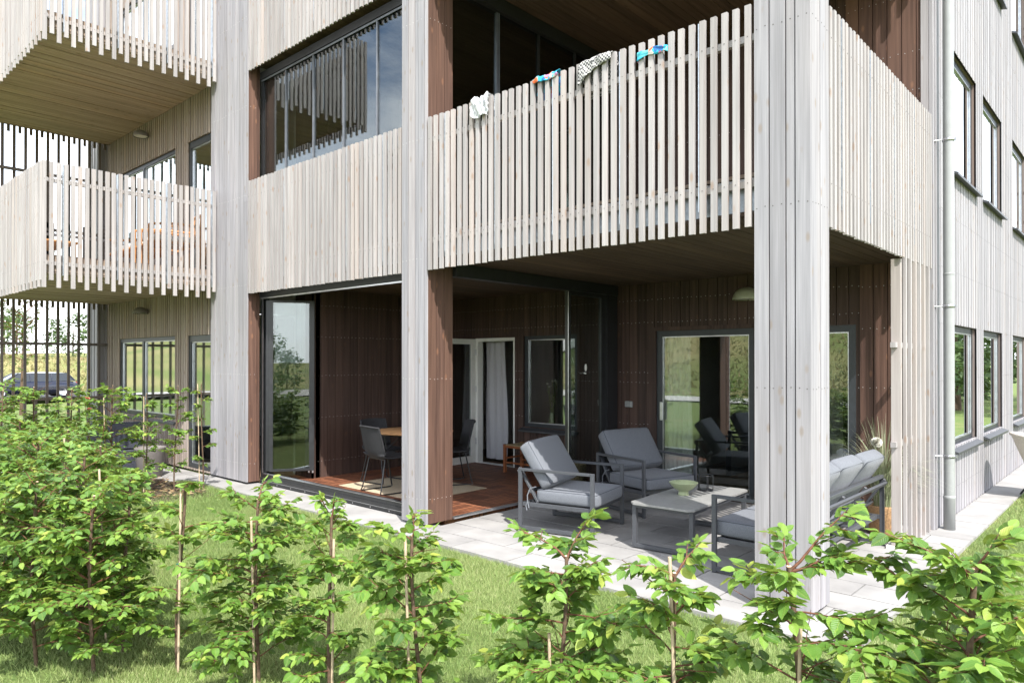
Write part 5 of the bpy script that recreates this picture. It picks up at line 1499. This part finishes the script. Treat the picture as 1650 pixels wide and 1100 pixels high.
# tall meadow grass tufts on the left slope
n = 40000; x = np.concatenate([rng.uniform(-96, -55, 26000), rng.uniform(-50, 15, 14000)]); y = np.concatenate([rng.uniform(-6, 60, 26000), rng.uniform(-52, -16, 14000)]); z = terrain(x, y); a = rng.uniform(0, 6.28, n); h = rng.uniform(.12, .4, n); w_ = .05 + .06 * rng.random(n)
V = np.empty((n, 3, 3)); V[:, 0] = np.stack([x - np.cos(a) * w_, y - np.sin(a) * w_, z], -1); V[:, 1] = np.stack([x + np.cos(a) * w_, y + np.sin(a) * w_, z], -1); V[:, 2] = np.stack([x + rng.normal(0, .2, n), y + rng.normal(0, .2, n), z + h], -1)
M['mgrass'] = leafmat('meadow_grass', [(.10, .15, .04), (.22, .22, .085), (.36, .30, .15)], (.42, .33, .19), .3, .7, vein=False)
o = link('meadow_grass', npmesh('meadow_grass', V.reshape(-1, 3), np.arange(n * 3).reshape(-1, 3), M['mgrass'], np.clip(rng.normal(.5, .2, n) + .3 * np.sin(x * .21 + 2) * np.sin(y * .17), 0, 1), smooth=False)); kind(o, 'stuff'); tag(o, 'tall pale meadow grass on the slope beyond the street', 'meadow grass')

# ------------------------------------------------------------------ parked cars
def car(label, loc, rz, col, Ln=4.5, roof=1.46, estate=True):
    t = thing('parked_car', label, 'car', loc, rz, 'cars parked beyond the screen')
    paint = simple('car_paint', col, .22, .2, .6, .05); paint.node_tree.nodes['Principled BSDF'].inputs['Coat Weight'].default_value = .8
    hl = Ln / 2; W_ = .89
    st = [(-hl, .62, .55, .30), (-hl + .08, .80, .78, .22), (-hl + .45, .87, .88, .19), (-hl + 1.2, W_, .93, .18), (-.2, W_, .95, .18), (.9, W_, .95, .18), (hl - .55, .88, .93, .2), (hl - .1, .82, .86, .24), (hl, .70, .66, .34)]
    st = [(y, w_, zt, zb) for (y, w_, zt, zb) in st]
    m_ = MB(); vs = []; K = None
    for y, w_, zt, zb in st:
        row = [(-w_ * .86, zb), (-w_, zb + .2), (-w_ * 1.0, (zb + zt) / 2 + .05), (-w_ * .95, zt - .04), (-w_ * .8, zt), (0, zt + .02), (w_ * .8, zt), (w_ * .95, zt - .04), (w_ * 1.0, (zb + zt) / 2 + .05), (w_, zb + .2), (w_ * .86, zb)]
        K = len(row); vs += [(x, y, z) for x, z in row]
    fs = []
    for i in range(len(st) - 1):
        for k in range(K): a = i * K + k; b_ = i * K + (k + 1) % K; fs.append((a, a + K, b_ + K, b_))
    fs.append(tuple(range(K))); fs.append(tuple((len(st) - 1) * K + k for k in range(K))[::-1])
    m_.add(vs, fs, 0, .5, True); body = m_.build('body', paint, t)
    # greenhouse: glass with roof and pillars
    yr0, yr1 = (-hl + 1.75, hl - .55) if estate else (-hl + 1.8, hl - 1.15); y0, y1 = -hl + 1.05, hl - .18 if estate else hl - .55
    lo = [(-W_ * .88, y0, .93), (W_ * .88, y0, .93), (W_ * .88, y1, .93), (-W_ * .88, y1, .93)]; hi = [(-W_ * .68, yr0, roof - .05), (W_ * .68, yr0, roof - .05), (W_ * .68, yr1, roof - .05), (-W_ * .68, yr1, roof - .05)]
    m_ = MB(); m_.add(lo + hi, [(0, 1, 5, 4), (1, 2, 6, 5), (2, 3, 7, 6), (3, 0, 4, 7)], 0); m_.build('window', M['carglass'], t)
    m_ = MB(); nx_ = 7; vs = []; 
    for j in range(9):
        for i in range(nx_):
            u = i / (nx_ - 1) * 2 - 1; v = j / 8; y = yr0 - .04 + (yr1 - yr0 + .08) * v
            vs.append((u * W_ * .70, y, roof - .05 * u * u - .05 * (2 * v - 1) ** 2))
    m_.add(vs, [(j * nx_ + i, j * nx_ + i + 1, (j + 1) * nx_ + i + 1, (j + 1) * nx_ + i) for j in range(8) for i in range(nx_ - 1)], 0, .5, True)
    m_.build('roof', paint, t)
    for s in (-1, 1):
        for (ya, yb_) in ((y0, yr0), (y1, yr1), (-.05, -.05), (1.0, 1.0)):
            m_ = MB(); p, q = Vector((s * W_ * .885, ya, .93)), Vector((s * W_ * .69, yb_, roof - .055)); m_.tube([p, p.lerp(q, .5) + Vector((s * .012, 0, .01)), q], .032, 6); m_.build('pillar', paint, t)
        for y in (-hl + .88, hl - .85):
            w_ = MB(); w_.lathe([(.0, -.1), (.30, -.1), (.325, -.07), (.325, .07), (.30, .1), (.21, .1)], 24); w_.v = [(s * (W_ - .09 + c), y + a, .325 + b_) for a, b_, c in w_.v]
            wo = w_.build('wheel', M['rope'], t)
            r_ = MB(); r_.lathe([(0, .075), (.20, .085), (.215, .1)], 24); r_.v = [(s * (W_ - .09 + c), y + a, .325 + b_) for a, b_, c in r_.v]; r_.build('rim', M['alu'], wo)
        m_ = MB(); m_.cbox(s * .62 - .16, s * .62 + .16, -hl + .05, -hl + .2, .66, .78, .02); m_.build('headlight', M['alu'], t)
        m_ = MB(); m_.cbox(s * .66 - .1, s * .66 + .1, hl - .15, hl - .015, .70, .86, .02); m_.build('tail_light', M['red'], t)
    return t


M['carglass'] = simple('car_glass', (.02, .025, .03), .05, 0, .8, .02); M['red'] = simple('tail_light_red', (.35, .01, .01), .25)
gzc = gz_(-47, 14) + .14
car('dark blue estate car at the left picture edge beyond the screen', (-47.6, 11.2, gzc), R(0), (.006, .009, .024), 4.7, 1.44)
car('near-black car in front of the meadow, right of the blue car', (-47.6, 17.0, gzc), R(180), (.012, .013, .018), 4.4, 1.50)
